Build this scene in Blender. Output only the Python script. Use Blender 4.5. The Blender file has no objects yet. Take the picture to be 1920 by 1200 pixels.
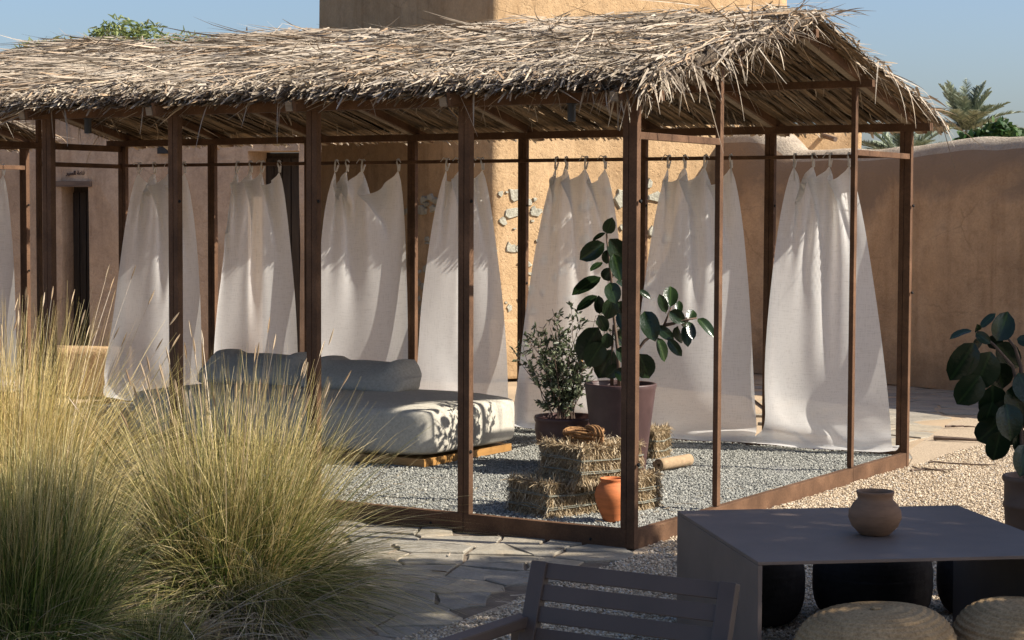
import bpy, bmesh, math, random
import numpy as np
from mathutils import Vector, Matrix

random.seed(7)
rng = np.random.default_rng(11)
S = bpy.context.scene
COL = S.collection
rad = math.radians

# ------------------------------------------------------------------ camera
cam_d = bpy.data.cameras.new('camera')
cam = bpy.data.objects.new('camera', cam_d)
COL.objects.link(cam)
cam_d.sensor_width = 36.0
cam_d.lens = 69.055
cam_d.clip_start = 0.05
cam_d.clip_end = 2000
PIT, ROLL = 0.0534, 0.0039
fwd = Vector((0, math.cos(PIT), -math.sin(PIT)))
up0 = Vector((0, math.sin(PIT), math.cos(PIT)))
rt0 = Vector((1, 0, 0))
rt = math.cos(ROLL) * rt0 + math.sin(ROLL) * up0
up = -math.sin(ROLL) * rt0 + math.cos(ROLL) * up0
mt = Matrix((rt, up, -fwd)).transposed().to_4x4()
mt.translation = Vector((0, 0, 1.65))
cam.matrix_world = mt
S.camera = cam

# ------------------------------------------------------------------ sky, sun, exposure
SUN_EL = rad(38)
SUN_H = Vector((0.975, -0.22)).normalized()
w = bpy.data.worlds.new('World')
S.world = w
w.use_nodes = True
nt = w.node_tree
bg = nt.nodes['Background']
sky = nt.nodes.new('ShaderNodeTexSky')
sky.sky_type = 'NISHITA'
sky.sun_disc = False
sky.sun_elevation = SUN_EL
sky.sun_rotation = math.atan2(SUN_H.x, SUN_H.y)
sky.air_density = 1.0
sky.dust_density = 2.2
sky.ozone_density = 4.5
tint = nt.nodes.new('ShaderNodeMix')          # slight mauve of the desert haze, the same all over the sky
tint.data_type = 'RGBA'; tint.blend_type = 'MULTIPLY'; tint.inputs[0].default_value = 1.0
tint.inputs[7].default_value = (1.0, 0.975, 1.01, 1)
nt.links.new(sky.outputs[0], tint.inputs[6])
nt.links.new(tint.outputs[2], bg.inputs[0])
bg.inputs[1].default_value = 0.076
sl = bpy.data.lights.new('sun', 'SUN')
sl.energy = 4.4
sl.angle = rad(0.53)
sl.color = (1.0, 0.93, 0.82)
so = bpy.data.objects.new('sun', sl)
COL.objects.link(so)
so.location = (30, -8, 30)
sd = Vector((SUN_H.x * math.cos(SUN_EL), SUN_H.y * math.cos(SUN_EL), math.sin(SUN_EL)))
so.rotation_euler = sd.to_track_quat('Z', 'Y').to_euler()
S.view_settings.view_transform = 'Standard'
S.view_settings.look = 'None'
S.view_settings.exposure = 1.17
S.view_settings.gamma = 1.0
S.view_settings.use_curve_mapping = False
S.cycles.max_bounces = 8
S.cycles.diffuse_bounces = 4
S.cycles.transparent_max_bounces = 12

# ------------------------------------------------------------------ helpers
def link(o, parent=None):
    COL.objects.link(o)
    if parent is not None:
        o.parent = parent
    return o

def tag(o, label=None, cat=None, group=None, kind=None):
    if label: o['label'] = label
    if cat: o['category'] = cat
    if group: o['group'] = group
    if kind: o['kind'] = kind
    return o

def thing(name, label, cat, loc=(0, 0, 0), rz=0.0, group=None):
    o = bpy.data.objects.new(name, None)
    o.empty_display_size = 0.1
    o.location = loc
    o.rotation_euler = (0, 0, rz)
    link(o)
    return tag(o, label, cat, group)

def fastmesh(name, V, F, mats=None, parent=None, smooth=False, along=None):
    """V (n,3), F (m,k) array or list of polygons -> ONE mesh object"""
    me = bpy.data.meshes.new(name)
    V = np.asarray(V, dtype=np.float32).reshape(-1, 3)
    if isinstance(F, np.ndarray):
        m, k = F.shape
        me.vertices.add(len(V)); me.vertices.foreach_set('co', V.ravel())
        me.loops.add(m * k); me.loops.foreach_set('vertex_index', F.astype(np.int32).ravel())
        me.polygons.add(m); me.polygons.foreach_set('loop_start', np.arange(0, m * k, k, dtype=np.int32))
        me.update(calc_edges=True)
    else:
        me.from_pydata([tuple(map(float, v)) for v in V], [], F)
    if smooth:
        me.polygons.foreach_set('use_smooth', np.ones(len(me.polygons), dtype=bool))
    if along is not None:
        at = me.attributes.new('along', 'FLOAT', 'POINT')
        at.data.foreach_set('value', np.asarray(along, dtype=np.float32).ravel())
    if mats is not None:
        for m_ in (mats if isinstance(mats, (list, tuple)) else [mats]):
            me.materials.append(m_)
    o = bpy.data.objects.new(name, me)
    return link(o, parent)

def bmobj(name, bm, m, parent=None, smooth=False):
    me = bpy.data.meshes.new(name)
    bmesh.ops.recalc_face_normals(bm, faces=bm.faces[:])
    bm.to_mesh(me); bm.free()
    if smooth:
        me.polygons.foreach_set('use_smooth', np.ones(len(me.polygons), dtype=bool))
    if m is not None: me.materials.append(m)
    o = bpy.data.objects.new(name, me)
    return link(o, parent)

def add_box(bm, c, s, rot=None, bevel=0.0):
    """box centre c, full size s"""
    mtx = Matrix.Translation(Vector(c)) @ (rot.to_4x4() if rot is not None else Matrix.Identity(4)) @ Matrix.Diagonal((s[0], s[1], s[2], 1))
    r = bmesh.ops.create_cube(bm, size=1.0, matrix=mtx)
    if bevel > 0:
        es = list({e for v in r['verts'] for e in v.link_edges})
        bmesh.ops.bevel(bm, geom=es, offset=bevel, segments=2, affect='EDGES', profile=0.6)

def box(name, c, s, m, parent=None, rot=None, bevel=0.003):
    bm = bmesh.new()
    add_box(bm, c, s, rot, bevel)
    return bmobj(name, bm, m, parent)

def bar(name, p, q, w_, h_, m, parent=None, bevel=0.003, upv=(0, 0, 1)):
    """square bar from p to q"""
    p, q = Vector(p), Vector(q)
    d = q - p
    x = d.normalized()
    u = Vector(upv)
    if abs(x.dot(u)) > 0.98: u = Vector((0, 1, 0))
    y = u.cross(x).normalized(); z = x.cross(y)
    rot = Matrix((x, y, z)).transposed()
    return box(name, (p + q) / 2, (d.length, w_, h_), m, parent, rot, bevel)

def tube(bm, pts, r0, r1=None, n=8, cap=True):
    pts = [Vector(p) for p in pts]
    if r1 is None: r1 = r0
    rings = []
    ref = Vector((0.31, 0.2, 0.93))
    for i, p in enumerate(pts):
        a = pts[min(i + 1, len(pts) - 1)] - pts[max(i - 1, 0)]
        t = a.normalized()
        x = t.cross(ref).normalized(); y = t.cross(x)
        r = r0 + (r1 - r0) * i / max(1, len(pts) - 1)
        rings.append([bm.verts.new(p + r * (math.cos(2 * math.pi * k / n) * x + math.sin(2 * math.pi * k / n) * y)) for k in range(n)])
    for a, b in zip(rings[:-1], rings[1:]):
        for k in range(n):
            bm.faces.new((a[k], a[(k + 1) % n], b[(k + 1) % n], b[k]))
    if cap:
        bm.faces.new(rings[0][::-1]); bm.faces.new(rings[-1])

def lathe(bm, prof, n=40, jit=None):
    """prof list of (r,z), z up, closed at r=0"""
    rings = []
    for (r, z) in prof:
        if r <= 1e-5:
            rings.append([bm.verts.new((0, 0, z))])
        else:
            rings.append([bm.verts.new((r * math.cos(2 * math.pi * k / n) * (1 + (jit(k, z) if jit else 0)),
                                        r * math.sin(2 * math.pi * k / n) * (1 + (jit(k, z) if jit else 0)), z)) for k in range(n)])
    for a, b in zip(rings[:-1], rings[1:]):
        for k in range(n):
            k2 = (k + 1) % n
            if len(a) == 1 and len(b) == 1: continue
            if len(a) == 1: bm.faces.new((a[0], b[k2], b[k]))
            elif len(b) == 1: bm.faces.new((a[k], a[k2], b[0]))
            else: bm.faces.new((a[k], a[k2], b[k2], b[k]))

def smooth_noise(x, y, seed=0, oct=4):
    """cheap vectorised value: sum of rotated sines"""
    r = np.random.default_rng(seed)
    out = np.zeros_like(np.asarray(x, dtype=float)); amp = 1.0
    for o in range(oct):
        for _ in range(3):
            a = r.uniform(0, 2 * np.pi); f = 2 ** o * r.uniform(0.7, 1.3); ph = r.uniform(0, 6.28)
            out = out + amp * np.sin((x * np.cos(a) + y * np.sin(a)) * f + ph) / 3
        amp *= 0.55
    return out

def norm(a): return a / np.maximum(np.linalg.norm(a, axis=-1, keepdims=True), 1e-9)

def strips(P, D, L, Wd, N=3, droop=None, roll=None, tip=0.1, base=1.0, belly=0.35):
    """flat tapering strips. returns V, F, along"""
    n = len(P); D = norm(D)
    Z = np.tile(np.array([0, 0, 1.0]), (n, 1))
    A = np.cross(D, Z); bad = np.linalg.norm(A, axis=1) < 1e-3
    A[bad] = np.array([1, 0, 0]); A = norm(A); B = np.cross(A, D)
    if roll is None: roll = rng.uniform(-0.6, 0.6, n)
    Wv = np.cos(roll)[:, None] * A + np.sin(roll)[:, None] * B
    if droop is None: droop = np.zeros((n, 3))
    V = np.zeros((n, N + 1, 2, 3)); al = np.zeros((n, N + 1, 2))
    for k in range(N + 1):
        s = k / N
        pos = P + D * (L * s)[:, None] + droop * (L * s * s)[:, None]
        wd = Wd * (base * (1 - s) + tip * s + belly * 4 * s * (1 - s) * 0.5)
        V[:, k, 0] = pos - Wv * (wd / 2)[:, None]
        V[:, k, 1] = pos + Wv * (wd / 2)[:, None]
        al[:, k] = s
    idx = np.arange(n)[:, None, None] * (2 * (N + 1)) + np.arange(N)[None, :, None] * 2
    F = np.concatenate([idx, idx + 1, idx + 3, idx + 2], axis=2).reshape(-1, 4)
    return V.reshape(-1, 3), F, al.reshape(-1)

def join(parts):
    Vs, Fs, As = [], [], []; off = 0
    for V, F, A in parts:
        Vs.append(V); Fs.append(F + off); As.append(A); off += len(V)
    return np.concatenate(Vs), np.concatenate(Fs), np.concatenate(As)

# ------------------------------------------------------------------ materials
def nodes(name):
    m = bpy.data.materials.new(name); m.use_nodes = True
    t = m.node_tree
    return m, t, t.nodes['Principled BSDF'], t.nodes['Material Output']

def ramp(t, fac, stops):
    r = t.nodes.new('ShaderNodeValToRGB')
    e = r.color_ramp.elements
    e[0].position, e[0].color = stops[0][0], (*stops[0][1], 1)
    e[1].position, e[1].color = stops[-1][0], (*stops[-1][1], 1)
    for p, c in stops[1:-1]:
        k = e.new(p); k.color = (*c, 1)
    t.links.new(fac, r.inputs[0])
    return r.outputs[0]

def noise(t, scale, detail=6, rough=0.6, vec=None, dist=0.0):
    n = t.nodes.new('ShaderNodeTexNoise')
    n.inputs['Scale'].default_value = scale
    n.inputs['Detail'].default_value = detail
    n.inputs['Roughness'].default_value = rough
    n.inputs['Distortion'].default_value = dist
    if vec is None:
        tc = t.nodes.new('ShaderNodeTexCoord'); vec = tc.outputs['Object']
    t.links.new(vec, n.inputs['Vector'])
    return n.outputs[0]

def mathn(t, op, a, b):
    n = t.nodes.new('ShaderNodeMath'); n.operation = op
    for i, v in enumerate((a, b)):
        if isinstance(v, (int, float)): n.inputs[i].default_value = v
        else: t.links.new(v, n.inputs[i])
    return n.outputs[0]

def mixc(t, fac, a, b, mode='MIX'):
    n = t.nodes.new('ShaderNodeMix'); n.data_type = 'RGBA'; n.blend_type = mode
    if isinstance(fac, (int, float)): n.inputs[0].default_value = fac
    else: t.links.new(fac, n.inputs[0])
    for i, v in ((6, a), (7, b)):
        if isinstance(v, (tuple, list)): n.inputs[i].default_value = (*v, 1)
        else: t.links.new(v, n.inputs[i])
    return n.outputs[2]

def bump(t, bsdf, h, strength=0.4, dist=0.01):
    b = t.nodes.new('ShaderNodeBump')
    b.inputs['Strength'].default_value = strength
    b.inputs['Distance'].default_value = dist
    t.links.new(h, b.inputs['Height'])
    t.links.new(b.outputs[0], bsdf.inputs['Normal'])
    return b

def scl(c, k): return tuple(max(0.0, x * k) for x in c)

def simple(name, c, rough=0.8, var=0.25, ns=6, bs=60, bst=0.3, bd=0.004, metallic=0, spec=0.4, c2=None, mapscale=None):
    m, t, b, o = nodes(name)
    vec = None
    if mapscale:
        tc = t.nodes.new('ShaderNodeTexCoord'); mp = t.nodes.new('ShaderNodeMapping')
        mp.inputs['Scale'].default_value = mapscale
        t.links.new(tc.outputs['Object'], mp.inputs[0]); vec = mp.outputs[0]
    n = noise(t, ns, vec=vec)
    col = ramp(t, n, [(0.3, scl(c, 1 - var)), (0.5, c), (0.72, c2 if c2 else scl(c, 1 + var))])
    t.links.new(col, b.inputs['Base Color'])
    b.inputs['Roughness'].default_value = rough
    b.inputs['Metallic'].default_value = metallic
    b.inputs['Specular IOR Level'].default_value = spec
    if bst > 0: bump(t, b, noise(t, bs, 4, vec=vec), bst, bd)
    return m

def island(name, stops, rough=0.8, transl=0.0, along=None, spec=0.25, nvar=True):
    """colour by random-per-island, optional gradient along the strip, optional translucency"""
    m, t, b, o = nodes(name)
    g = t.nodes.new('ShaderNodeNewGeometry')
    col = ramp(t, g.outputs['Random Per Island'], stops)
    if along:
        a = t.nodes.new('ShaderNodeAttribute'); a.attribute_name = 'along'
        fac = ramp(t, a.outputs['Fac'], [(along[0], (0, 0, 0)), (along[1], (1, 1, 1))])
        sc = t.nodes.new('ShaderNodeMath'); sc.operation = 'MULTIPLY_ADD'
        t.links.new(g.outputs['Random Per Island'], sc.inputs[0]); sc.inputs[1].default_value = 0.7; sc.inputs[2].default_value = -0.35
        ad = mathn(t, 'ADD', fac, sc.outputs[0])
        col2 = ramp(t, g.outputs['Random Per Island'], along[2])
        col = mixc(t, ad, col, col2)
    if nvar:
        n = noise(t, 30, 3)
        col = mixc(t, 1.0, col, ramp(t, n, [(0.3, (0.72, 0.72, 0.72)), (0.7, (1.15, 1.13, 1.1))]), 'MULTIPLY')
    t.links.new(col, b.inputs['Base Color'])
    b.inputs['Roughness'].default_value = rough
    b.inputs['Specular IOR Level'].default_value = spec
    if transl > 0:
        tr = t.nodes.new('ShaderNodeBsdfTranslucent'); t.links.new(col, tr.inputs[0])
        mx = t.nodes.new('ShaderNodeMixShader'); mx.inputs[0].default_value = transl
        t.links.new(b.outputs[0], mx.inputs[1]); t.links.new(tr.outputs[0], mx.inputs[2])
        t.links.new(mx.outputs[0], o.inputs[0])
    return m

M = {}
# rusty steel
def corten():
    m, t, b, o = nodes('corten_steel')
    n1 = noise(t, 5, 6); n2 = noise(t, 90, 5, 0.7)
    c1 = ramp(t, n1, [(0.3, (0.062, 0.033, 0.018)), (0.55, (0.11, 0.06, 0.033)), (0.75, (0.17, 0.096, 0.055))])
    c = mixc(t, 0.7, c1, ramp(t, n2, [(0.3, (0.6, 0.55, 0.5)), (0.7, (1.25, 1.2, 1.15))]), 'MULTIPLY')
    t.links.new(c, b.inputs['Base Color'])
    b.inputs['Roughness'].default_value = 0.75
    b.inputs['Specular IOR Level'].default_value = 0.22
    bump(t, b, n2, 0.25, 0.002)
    return m
M['steel'] = corten()
M['rafter'] = simple('rafter_timber', (0.21, 0.165, 0.115), 0.8, 0.3, 8, 70, 0.35, 0.003, mapscale=(1, 8, 8))
M['bolt'] = simple('bolt_steel', (0.02, 0.02, 0.02), 0.5, 0.2, 30, 60, 0, metallic=0.8)
M['black'] = simple('black_paint', (0.012, 0.012, 0.013), 0.45, 0.2, 30, 80, 0.1, 0.001)
# thatch
M['thatch'] = island('dry_palm_leaf', [(0.0, (0.13, 0.105, 0.082)), (0.15, (0.25, 0.205, 0.155)), (0.38, (0.40, 0.33, 0.25)), (0.55, (0.31, 0.27, 0.22)),
                                       (0.78, (0.49, 0.42, 0.325)), (0.9, (0.43, 0.295, 0.18)), (1.0, (0.19, 0.16, 0.125))], 0.75, 0.06, spec=0.22)
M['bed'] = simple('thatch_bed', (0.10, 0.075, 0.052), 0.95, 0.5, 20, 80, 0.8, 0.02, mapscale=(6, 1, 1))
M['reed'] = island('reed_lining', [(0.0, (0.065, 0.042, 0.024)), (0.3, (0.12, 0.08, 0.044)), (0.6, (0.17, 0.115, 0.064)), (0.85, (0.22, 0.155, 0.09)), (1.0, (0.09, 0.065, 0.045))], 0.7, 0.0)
# plaster
def plaster(name, base, dark, pale, damp=None, rough=0.93, streak=True, bst=0.6, pits=False):
    m, t, b, o = nodes(name)
    tc = t.nodes.new('ShaderNodeTexCoord')
    n1 = noise(t, 0.9, 8, 0.62, tc.outputs['Object'], 0.6)
    n2 = noise(t, 7, 8, 0.65, tc.outputs['Object'])
    n3 = noise(t, 45, 6, 0.7, tc.outputs['Object'])
    col = ramp(t, n1, [(0.3, dark), (0.5, base), (0.7, pale)])
    col = mixc(t, 0.8, col, ramp(t, n2, [(0.3, (0.78, 0.77, 0.76)), (0.5, (1, 1, 1)), (0.72, (1.1, 1.09, 1.07))]), 'MULTIPLY')
    col = mixc(t, 0.7, col, ramp(t, n3, [(0.3, (0.74, 0.72, 0.7)), (0.55, (1, 1, 1)), (0.75, (1.12, 1.12, 1.12))]), 'MULTIPLY')
    if streak:
        mp = t.nodes.new('ShaderNodeMapping'); mp.inputs['Scale'].default_value = (3.2, 3.2, 0.25)
        t.links.new(tc.outputs['Object'], mp.inputs[0])
        n4 = noise(t, 1.6, 6, 0.6, mp.outputs[0], 0.4)
        col = mixc(t, 0.75, col, ramp(t, n4, [(0.32, (0.7, 0.66, 0.62)), (0.5, (1, 1, 1)), (0.7, (1.05, 1.04, 1.02))]), 'MULTIPLY')
    if damp:
        # weathering band below the coping and stains with their own outlines
        sx = t.nodes.new('ShaderNodeSeparateXYZ'); t.links.new(tc.outputs['Object'], sx.inputs[0])
        h = mathn(t, 'ADD', sx.outputs[2], mathn(t, 'MULTIPLY', mathn(t, 'SUBTRACT', n1, 0.5), 2.4))
        f1 = ramp(t, h, [(0.30, (0, 0, 0)), (0.78, (0, 0, 0)), (0.81, (1, 1, 1))]) if False else None
        mr = t.nodes.new('ShaderNodeMapRange'); mr.inputs[1].default_value = damp[0]; mr.inputs[2].default_value = damp[1]
        t.links.new(h, mr.inputs[0])
        col = mixc(t, mathn(t, 'MULTIPLY', mr.outputs[0], 0.85), col, damp[2])
    vo = t.nodes.new('ShaderNodeTexVoronoi'); vo.feature = 'DISTANCE_TO_EDGE'; vo.inputs['Scale'].default_value = 1.1
    wob = t.nodes.new('ShaderNodeMix'); wob.data_type = 'RGBA'; wob.blend_type = 'ADD'; wob.inputs[0].default_value = 0.35
    nz = t.nodes.new('ShaderNodeTexNoise'); nz.inputs['Scale'].default_value = 2.6; nz.inputs['Detail'].default_value = 7
    t.links.new(tc.outputs['Object'], nz.inputs['Vector']); t.links.new(tc.outputs['Object'], wob.inputs[6]); t.links.new(nz.outputs[1], wob.inputs[7])
    t.links.new(wob.outputs[2], vo.inputs['Vector'])
    ck = ramp(t, vo.outputs[0], [(0.004, (1, 1, 1)), (0.012, (0, 0, 0))])
    ck = mathn(t, 'MULTIPLY', ck, ramp(t, noise(t, 0.8, 3, 0.5, tc.outputs['Object']), [(0.5, (0, 0, 0)), (0.58, (1, 1, 1))]))
    col = mixc(t, mathn(t, 'MULTIPLY', ck, 0.3), col, scl(dark, 0.45))
    sx2 = t.nodes.new('ShaderNodeSeparateXYZ'); t.links.new(tc.outputs['Object'], sx2.inputs[0])
    mr2 = t.nodes.new('ShaderNodeMapRange'); mr2.inputs[1].default_value = 0.42; mr2.inputs[2].default_value = 0.12
    t.links.new(mathn(t, 'ADD', sx2.outputs[2], mathn(t, 'MULTIPLY', mathn(t, 'SUBTRACT', n2, 0.5), 0.9)), mr2.inputs[0])
    col = mixc(t, mathn(t, 'MULTIPLY', mr2.outputs[0], 0.5), col, scl(dark, 0.72))
    t.links.new(col, b.inputs['Base Color'])
    b.inputs['Roughness'].default_value = rough
    b.inputs['Specular IOR Level'].default_value = 0.15
    hh = mathn(t, 'ADD', mathn(t, 'MULTIPLY', n2, 1.0), mathn(t, 'MULTIPLY', n3, 0.6))
    if pits:
        n5 = noise(t, 16, 3, 0.6, tc.outputs['Object'], 1.2)
        pit = ramp(t, n5, [(0.34, (0, 0, 0)), (0.40, (1, 1, 1))])
        hh = mathn(t, 'ADD', hh, mathn(t, 'MULTIPLY', pit, 0.55))
    bump(t, b, hh, bst, 0.03)
    return m
M['tower'] = plaster('tower_plaster', (0.43, 0.292, 0.16), (0.365, 0.24, 0.128), (0.475, 0.335, 0.198), bst=0.5, pits=True)
M['wall'] = plaster('garden_wall_plaster', (0.48, 0.315, 0.18), (0.35, 0.225, 0.128), (0.54, 0.375, 0.23), damp=(1.72, 2.02, (0.22, 0.155, 0.105)))
M['cope'] = plaster('coping_plaster', (0.40, 0.335, 0.255), (0.27, 0.225, 0.175), (0.47, 0.40, 0.31), streak=False, bst=1.0)
M['house'] = plaster('house_plaster', (0.45, 0.325, 0.225), (0.34, 0.24, 0.165), (0.52, 0.39, 0.28), bst=0.5)
M['stone'] = simple('wall_stone', (0.35, 0.33, 0.255), 0.9, 0.35, 9, 50, 0.7, 0.02, c2=(0.43, 0.41, 0.33))
M['oldwood'] = simple('old_door_timber', (0.03, 0.023, 0.018), 0.85, 0.4, 5, 40, 0.5, 0.004, mapscale=(6, 6, 0.6))
M['wood'] = simple('weathered_timber', (0.13, 0.09, 0.065), 0.85, 0.4, 5, 40, 0.5, 0.004, mapscale=(0.6, 6, 6))
# ground
M['sand'] = simple('sandy_ground', (0.36, 0.265, 0.165), 0.95, 0.25, 1.3, 60, 0.6, 0.01)
M['soil'] = simple('garden_soil', (0.16, 0.115, 0.075), 0.97, 0.45, 7, 60, 0.9, 0.02, c2=(0.27, 0.2, 0.135))
M['joint'] = simple('joint_dirt', (0.15, 0.115, 0.08), 0.97, 0.4, 9, 90, 0.8, 0.01)
def flag_mat():
    m, t, b, o = nodes('flagstone')
    oi = t.nodes.new('ShaderNodeObjectInfo')
    tc = t.nodes.new('ShaderNodeTexCoord')
    c0 = ramp(t, oi.outputs['Random'], [(0, (0.235, 0.215, 0.18)), (0.35, (0.31, 0.275, 0.21)), (0.7, (0.265, 0.245, 0.205)), (1, (0.36, 0.30, 0.21))])
    n1 = noise(t, 4, 8, 0.65, tc.outputs['Object'], 0.5); n2 = noise(t, 40, 6, 0.7, tc.outputs['Object'])
    c = mixc(t, 0.9, c0, ramp(t, n1, [(0.3, (0.66, 0.64, 0.62)), (0.5, (1, 1, 1)), (0.7, (1.22, 1.12, 0.98))]), 'MULTIPLY')
    c = mixc(t, 0.7, c, ramp(t, n2, [(0.3, (0.7, 0.7, 0.7)), (0.6, (1.08, 1.08, 1.08))]), 'MULTIPLY')
    t.links.new(c, b.inputs['Base Color']); b.inputs['Roughness'].default_value = 0.85
    b.inputs['Specular IOR Level'].default_value = 0.25
    bump(t, b, mathn(t, 'ADD', n1, mathn(t, 'MULTIPLY', n2, 0.35)), 0.7, 0.02)
    return m
M['flag'] = flag_mat()
def pebble_mat(name, stops):
    m, t, b, o = nodes(name)
    oi = t.nodes.new('ShaderNodeObjectInfo')
    c = ramp(t, oi.outputs['Random'], stops)
    t.links.new(c, b.inputs['Base Color']); b.inputs['Roughness'].default_value = 0.8
    b.inputs['Specular IOR Level'].default_value = 0.3
    return m
M['peb_grey'] = pebble_mat('grey_pebble', [(0, (0.15, 0.148, 0.132)), (0.3, (0.225, 0.225, 0.20)), (0.7, (0.29, 0.288, 0.255)), (0.92, (0.37, 0.362, 0.315)), (1, (0.46, 0.44, 0.38))])
M['peb_tan'] = pebble_mat('tan_pebble', [(0, (0.26, 0.20, 0.14)), (0.3, (0.42, 0.33, 0.225)), (0.65, (0.52, 0.42, 0.29)), (0.9, (0.62, 0.53, 0.4)), (1, (0.34, 0.33, 0.31))])
M['floor_grey'] = simple('gravel_bed_grey', (0.16, 0.16, 0.16), 0.95, 0.4, 60, 120, 0.8, 0.01)
M['floor_tan'] = simple('gravel_bed_tan', (0.38, 0.295, 0.2), 0.95, 0.3, 60, 120, 0.8, 0.01)
# fabric
def cloth_mat():
    m, t, b, o = nodes('sheer_linen')
    tc = t.nodes.new('ShaderNodeTexCoord')
    mp1 = t.nodes.new('ShaderNodeMapping'); mp1.inputs['Scale'].default_value = (1, 1, 0.05); t.links.new(tc.outputs['Object'], mp1.inputs[0])
    mp2 = t.nodes.new('ShaderNodeMapping'); mp2.inputs['Scale'].default_value = (0.06, 0.06, 1); t.links.new(tc.outputs['Object'], mp2.inputs[0])
    wv = mathn(t, 'ADD', noise(t, 260, 2, 0.5, mp1.outputs[0]), noise(t, 260, 2, 0.5, mp2.outputs[0]))
    col = ramp(t, wv, [(0.7, (0.66, 0.645, 0.615)), (1.25, (0.80, 0.785, 0.755))])
    b.inputs['Roughness'].default_value = 0.75
    b.inputs['Specular IOR Level'].default_value = 0.15
    t.links.new(col, b.inputs['Base Color'])
    bump(t, b, wv, 0.12, 0.001)
    tr = t.nodes.new('ShaderNodeBsdfTranslucent'); t.links.new(col, tr.inputs[0])
    tp = t.nodes.new('ShaderNodeBsdfTransparent')
    m1 = t.nodes.new('ShaderNodeMixShader'); m1.inputs[0].default_value = 0.44
    t.links.new(b.outputs[0], m1.inputs[1]); t.links.new(tr.outputs[0], m1.inputs[2])
    m2 = t.nodes.new('ShaderNodeMixShader'); m2.inputs[0].default_value = 0.10
    t.links.new(m1.outputs[0], m2.inputs[1]); t.links.new(tp.outputs[0], m2.inputs[2])
    t.links.new(m2.outputs[0], o.inputs[0])
    return m
M['linen'] = cloth_mat()
M['boucle'] = simple('boucle_fabric', (0.44, 0.41, 0.345), 0.95, 0.16, 60, 190, 0.6, 0.003, spec=0.05)
M['piping'] = simple('seam_piping', (0.40, 0.395, 0.37), 0.95, 0.1, 40, 170, 0.5, 0.003, spec=0.1)
M['sofawood'] = simple('honey_timber', (0.33, 0.17, 0.05), 0.5, 0.2, 4, 30, 0.15, 0.002, mapscale=(1, 1, 8))
# pots
M['terra'] = simple('terracotta', (0.46, 0.14, 0.042), 0.78, 0.3, 7, 60, 0.3, 0.003, mapscale=(1, 1, 5))
M['clay'] = simple('buff_clay', (0.20, 0.112, 0.062), 0.8, 0.25, 9, 60, 0.3, 0.003, mapscale=(1, 1, 4))
M['maroon'] = simple('maroon_planter', (0.058, 0.03, 0.028), 0.5, 0.3, 5, 50, 0.3, 0.003, c2=(0.085, 0.047, 0.043))
M['darkpot'] = simple('dark_red_pot', (0.085, 0.04, 0.034), 0.5, 0.3, 5, 50, 0.2, 0.003)
M['brownpot'] = simple('brown_pot', (0.13, 0.075, 0.045), 0.7, 0.3, 6, 50, 0.3, 0.003)
# plants
def leaf_mat(name, c, back, rough=0.22):
    m, t, b, o = nodes(name)
    oi = t.nodes.new('ShaderNodeObjectInfo')
    g = t.nodes.new('ShaderNodeNewGeometry')
    tc = t.nodes.new('ShaderNodeTexCoord')
    sx = t.nodes.new('ShaderNodeSeparateXYZ'); t.links.new(tc.outputs['Object'], sx.inputs[0])
    ax = mathn(t, 'ABSOLUTE', sx.outputs[0], 0)
    vein = ramp(t, ax, [(0.015, (1.9, 1.8, 1.5)), (0.04, (1, 1, 1))])
    k = ramp(t, oi.outputs['Random'], [(0, (0.65, 0.7, 0.6)), (1, (1.4, 1.35, 1.25))])
    c1 = mixc(t, 1.0, mixc(t, 1.0, c, k, 'MULTIPLY'), vein, 'MULTIPLY')
    c2 = mixc(t, g.outputs['Backfacing'], c1, back)
    t.links.new(c2, b.inputs['Base Color'])
    b.inputs['Roughness'].default_value = rough
    b.inputs['Specular IOR Level'].default_value = 0.32
    bump(t, b, noise(t, 9, 3), 0.12, 0.03)
    return m
M['rubber'] = leaf_mat('rubber_leaf', (0.013, 0.025, 0.011), (0.032, 0.028, 0.02))
M['stem'] = simple('plant_stem', (0.10, 0.065, 0.045), 0.8, 0.3, 20, 60, 0.3, 0.002)
M['bush'] = island('bush_leaf', [(0, (0.045, 0.06, 0.03)), (0.5, (0.09, 0.11, 0.058)), (0.85, (0.135, 0.155, 0.09)), (1, (0.2, 0.21, 0.13))], 0.45, 0.15, spec=0.4, nvar=False)
M['tree'] = island('feathery_leaf', [(0, (0.08, 0.115, 0.035)), (0.5, (0.16, 0.2, 0.065)), (0.85, (0.22, 0.25, 0.085)), (1, (0.28, 0.26, 0.1))], 0.6, 0.3, nvar=False)
M['shade_leaf'] = island('shade_tree_leaf', [(0, (0.09, 0.11, 0.05)), (0.6, (0.15, 0.175, 0.075)), (1, (0.21, 0.22, 0.11))], 0.6, 0.35, nvar=False)
M['hedge'] = island('broad_leaf', [(0, (0.02, 0.05, 0.015)), (0.5, (0.045, 0.095, 0.025)), (1, (0.10, 0.15, 0.045))], 0.5, 0.2, nvar=False)
M['palm'] = island('palm_leaflet', [(0, (0.14, 0.17, 0.11)), (0.5, (0.25, 0.285, 0.195)), (1, (0.37, 0.385, 0.285))], 0.55, 0.1, nvar=False)
M['bark'] = simple('bark', (0.13, 0.09, 0.06), 0.95, 0.4, 8, 40, 0.9, 0.02, mapscale=(4, 4, 1))
GREEN = [(0, (0.02, 0.035, 0.008)), (0.3, (0.06, 0.105, 0.018)), (0.6, (0.13, 0.185, 0.035)), (0.8, (0.22, 0.15, 0.05)), (1, (0.46, 0.34, 0.14))]
STRAW = [(0, (0.17, 0.2, 0.04)), (0.25, (0.48, 0.36, 0.13)), (0.6, (0.66, 0.50, 0.20)), (0.85, (0.80, 0.68, 0.38)), (1, (0.36, 0.22, 0.08))]
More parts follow.
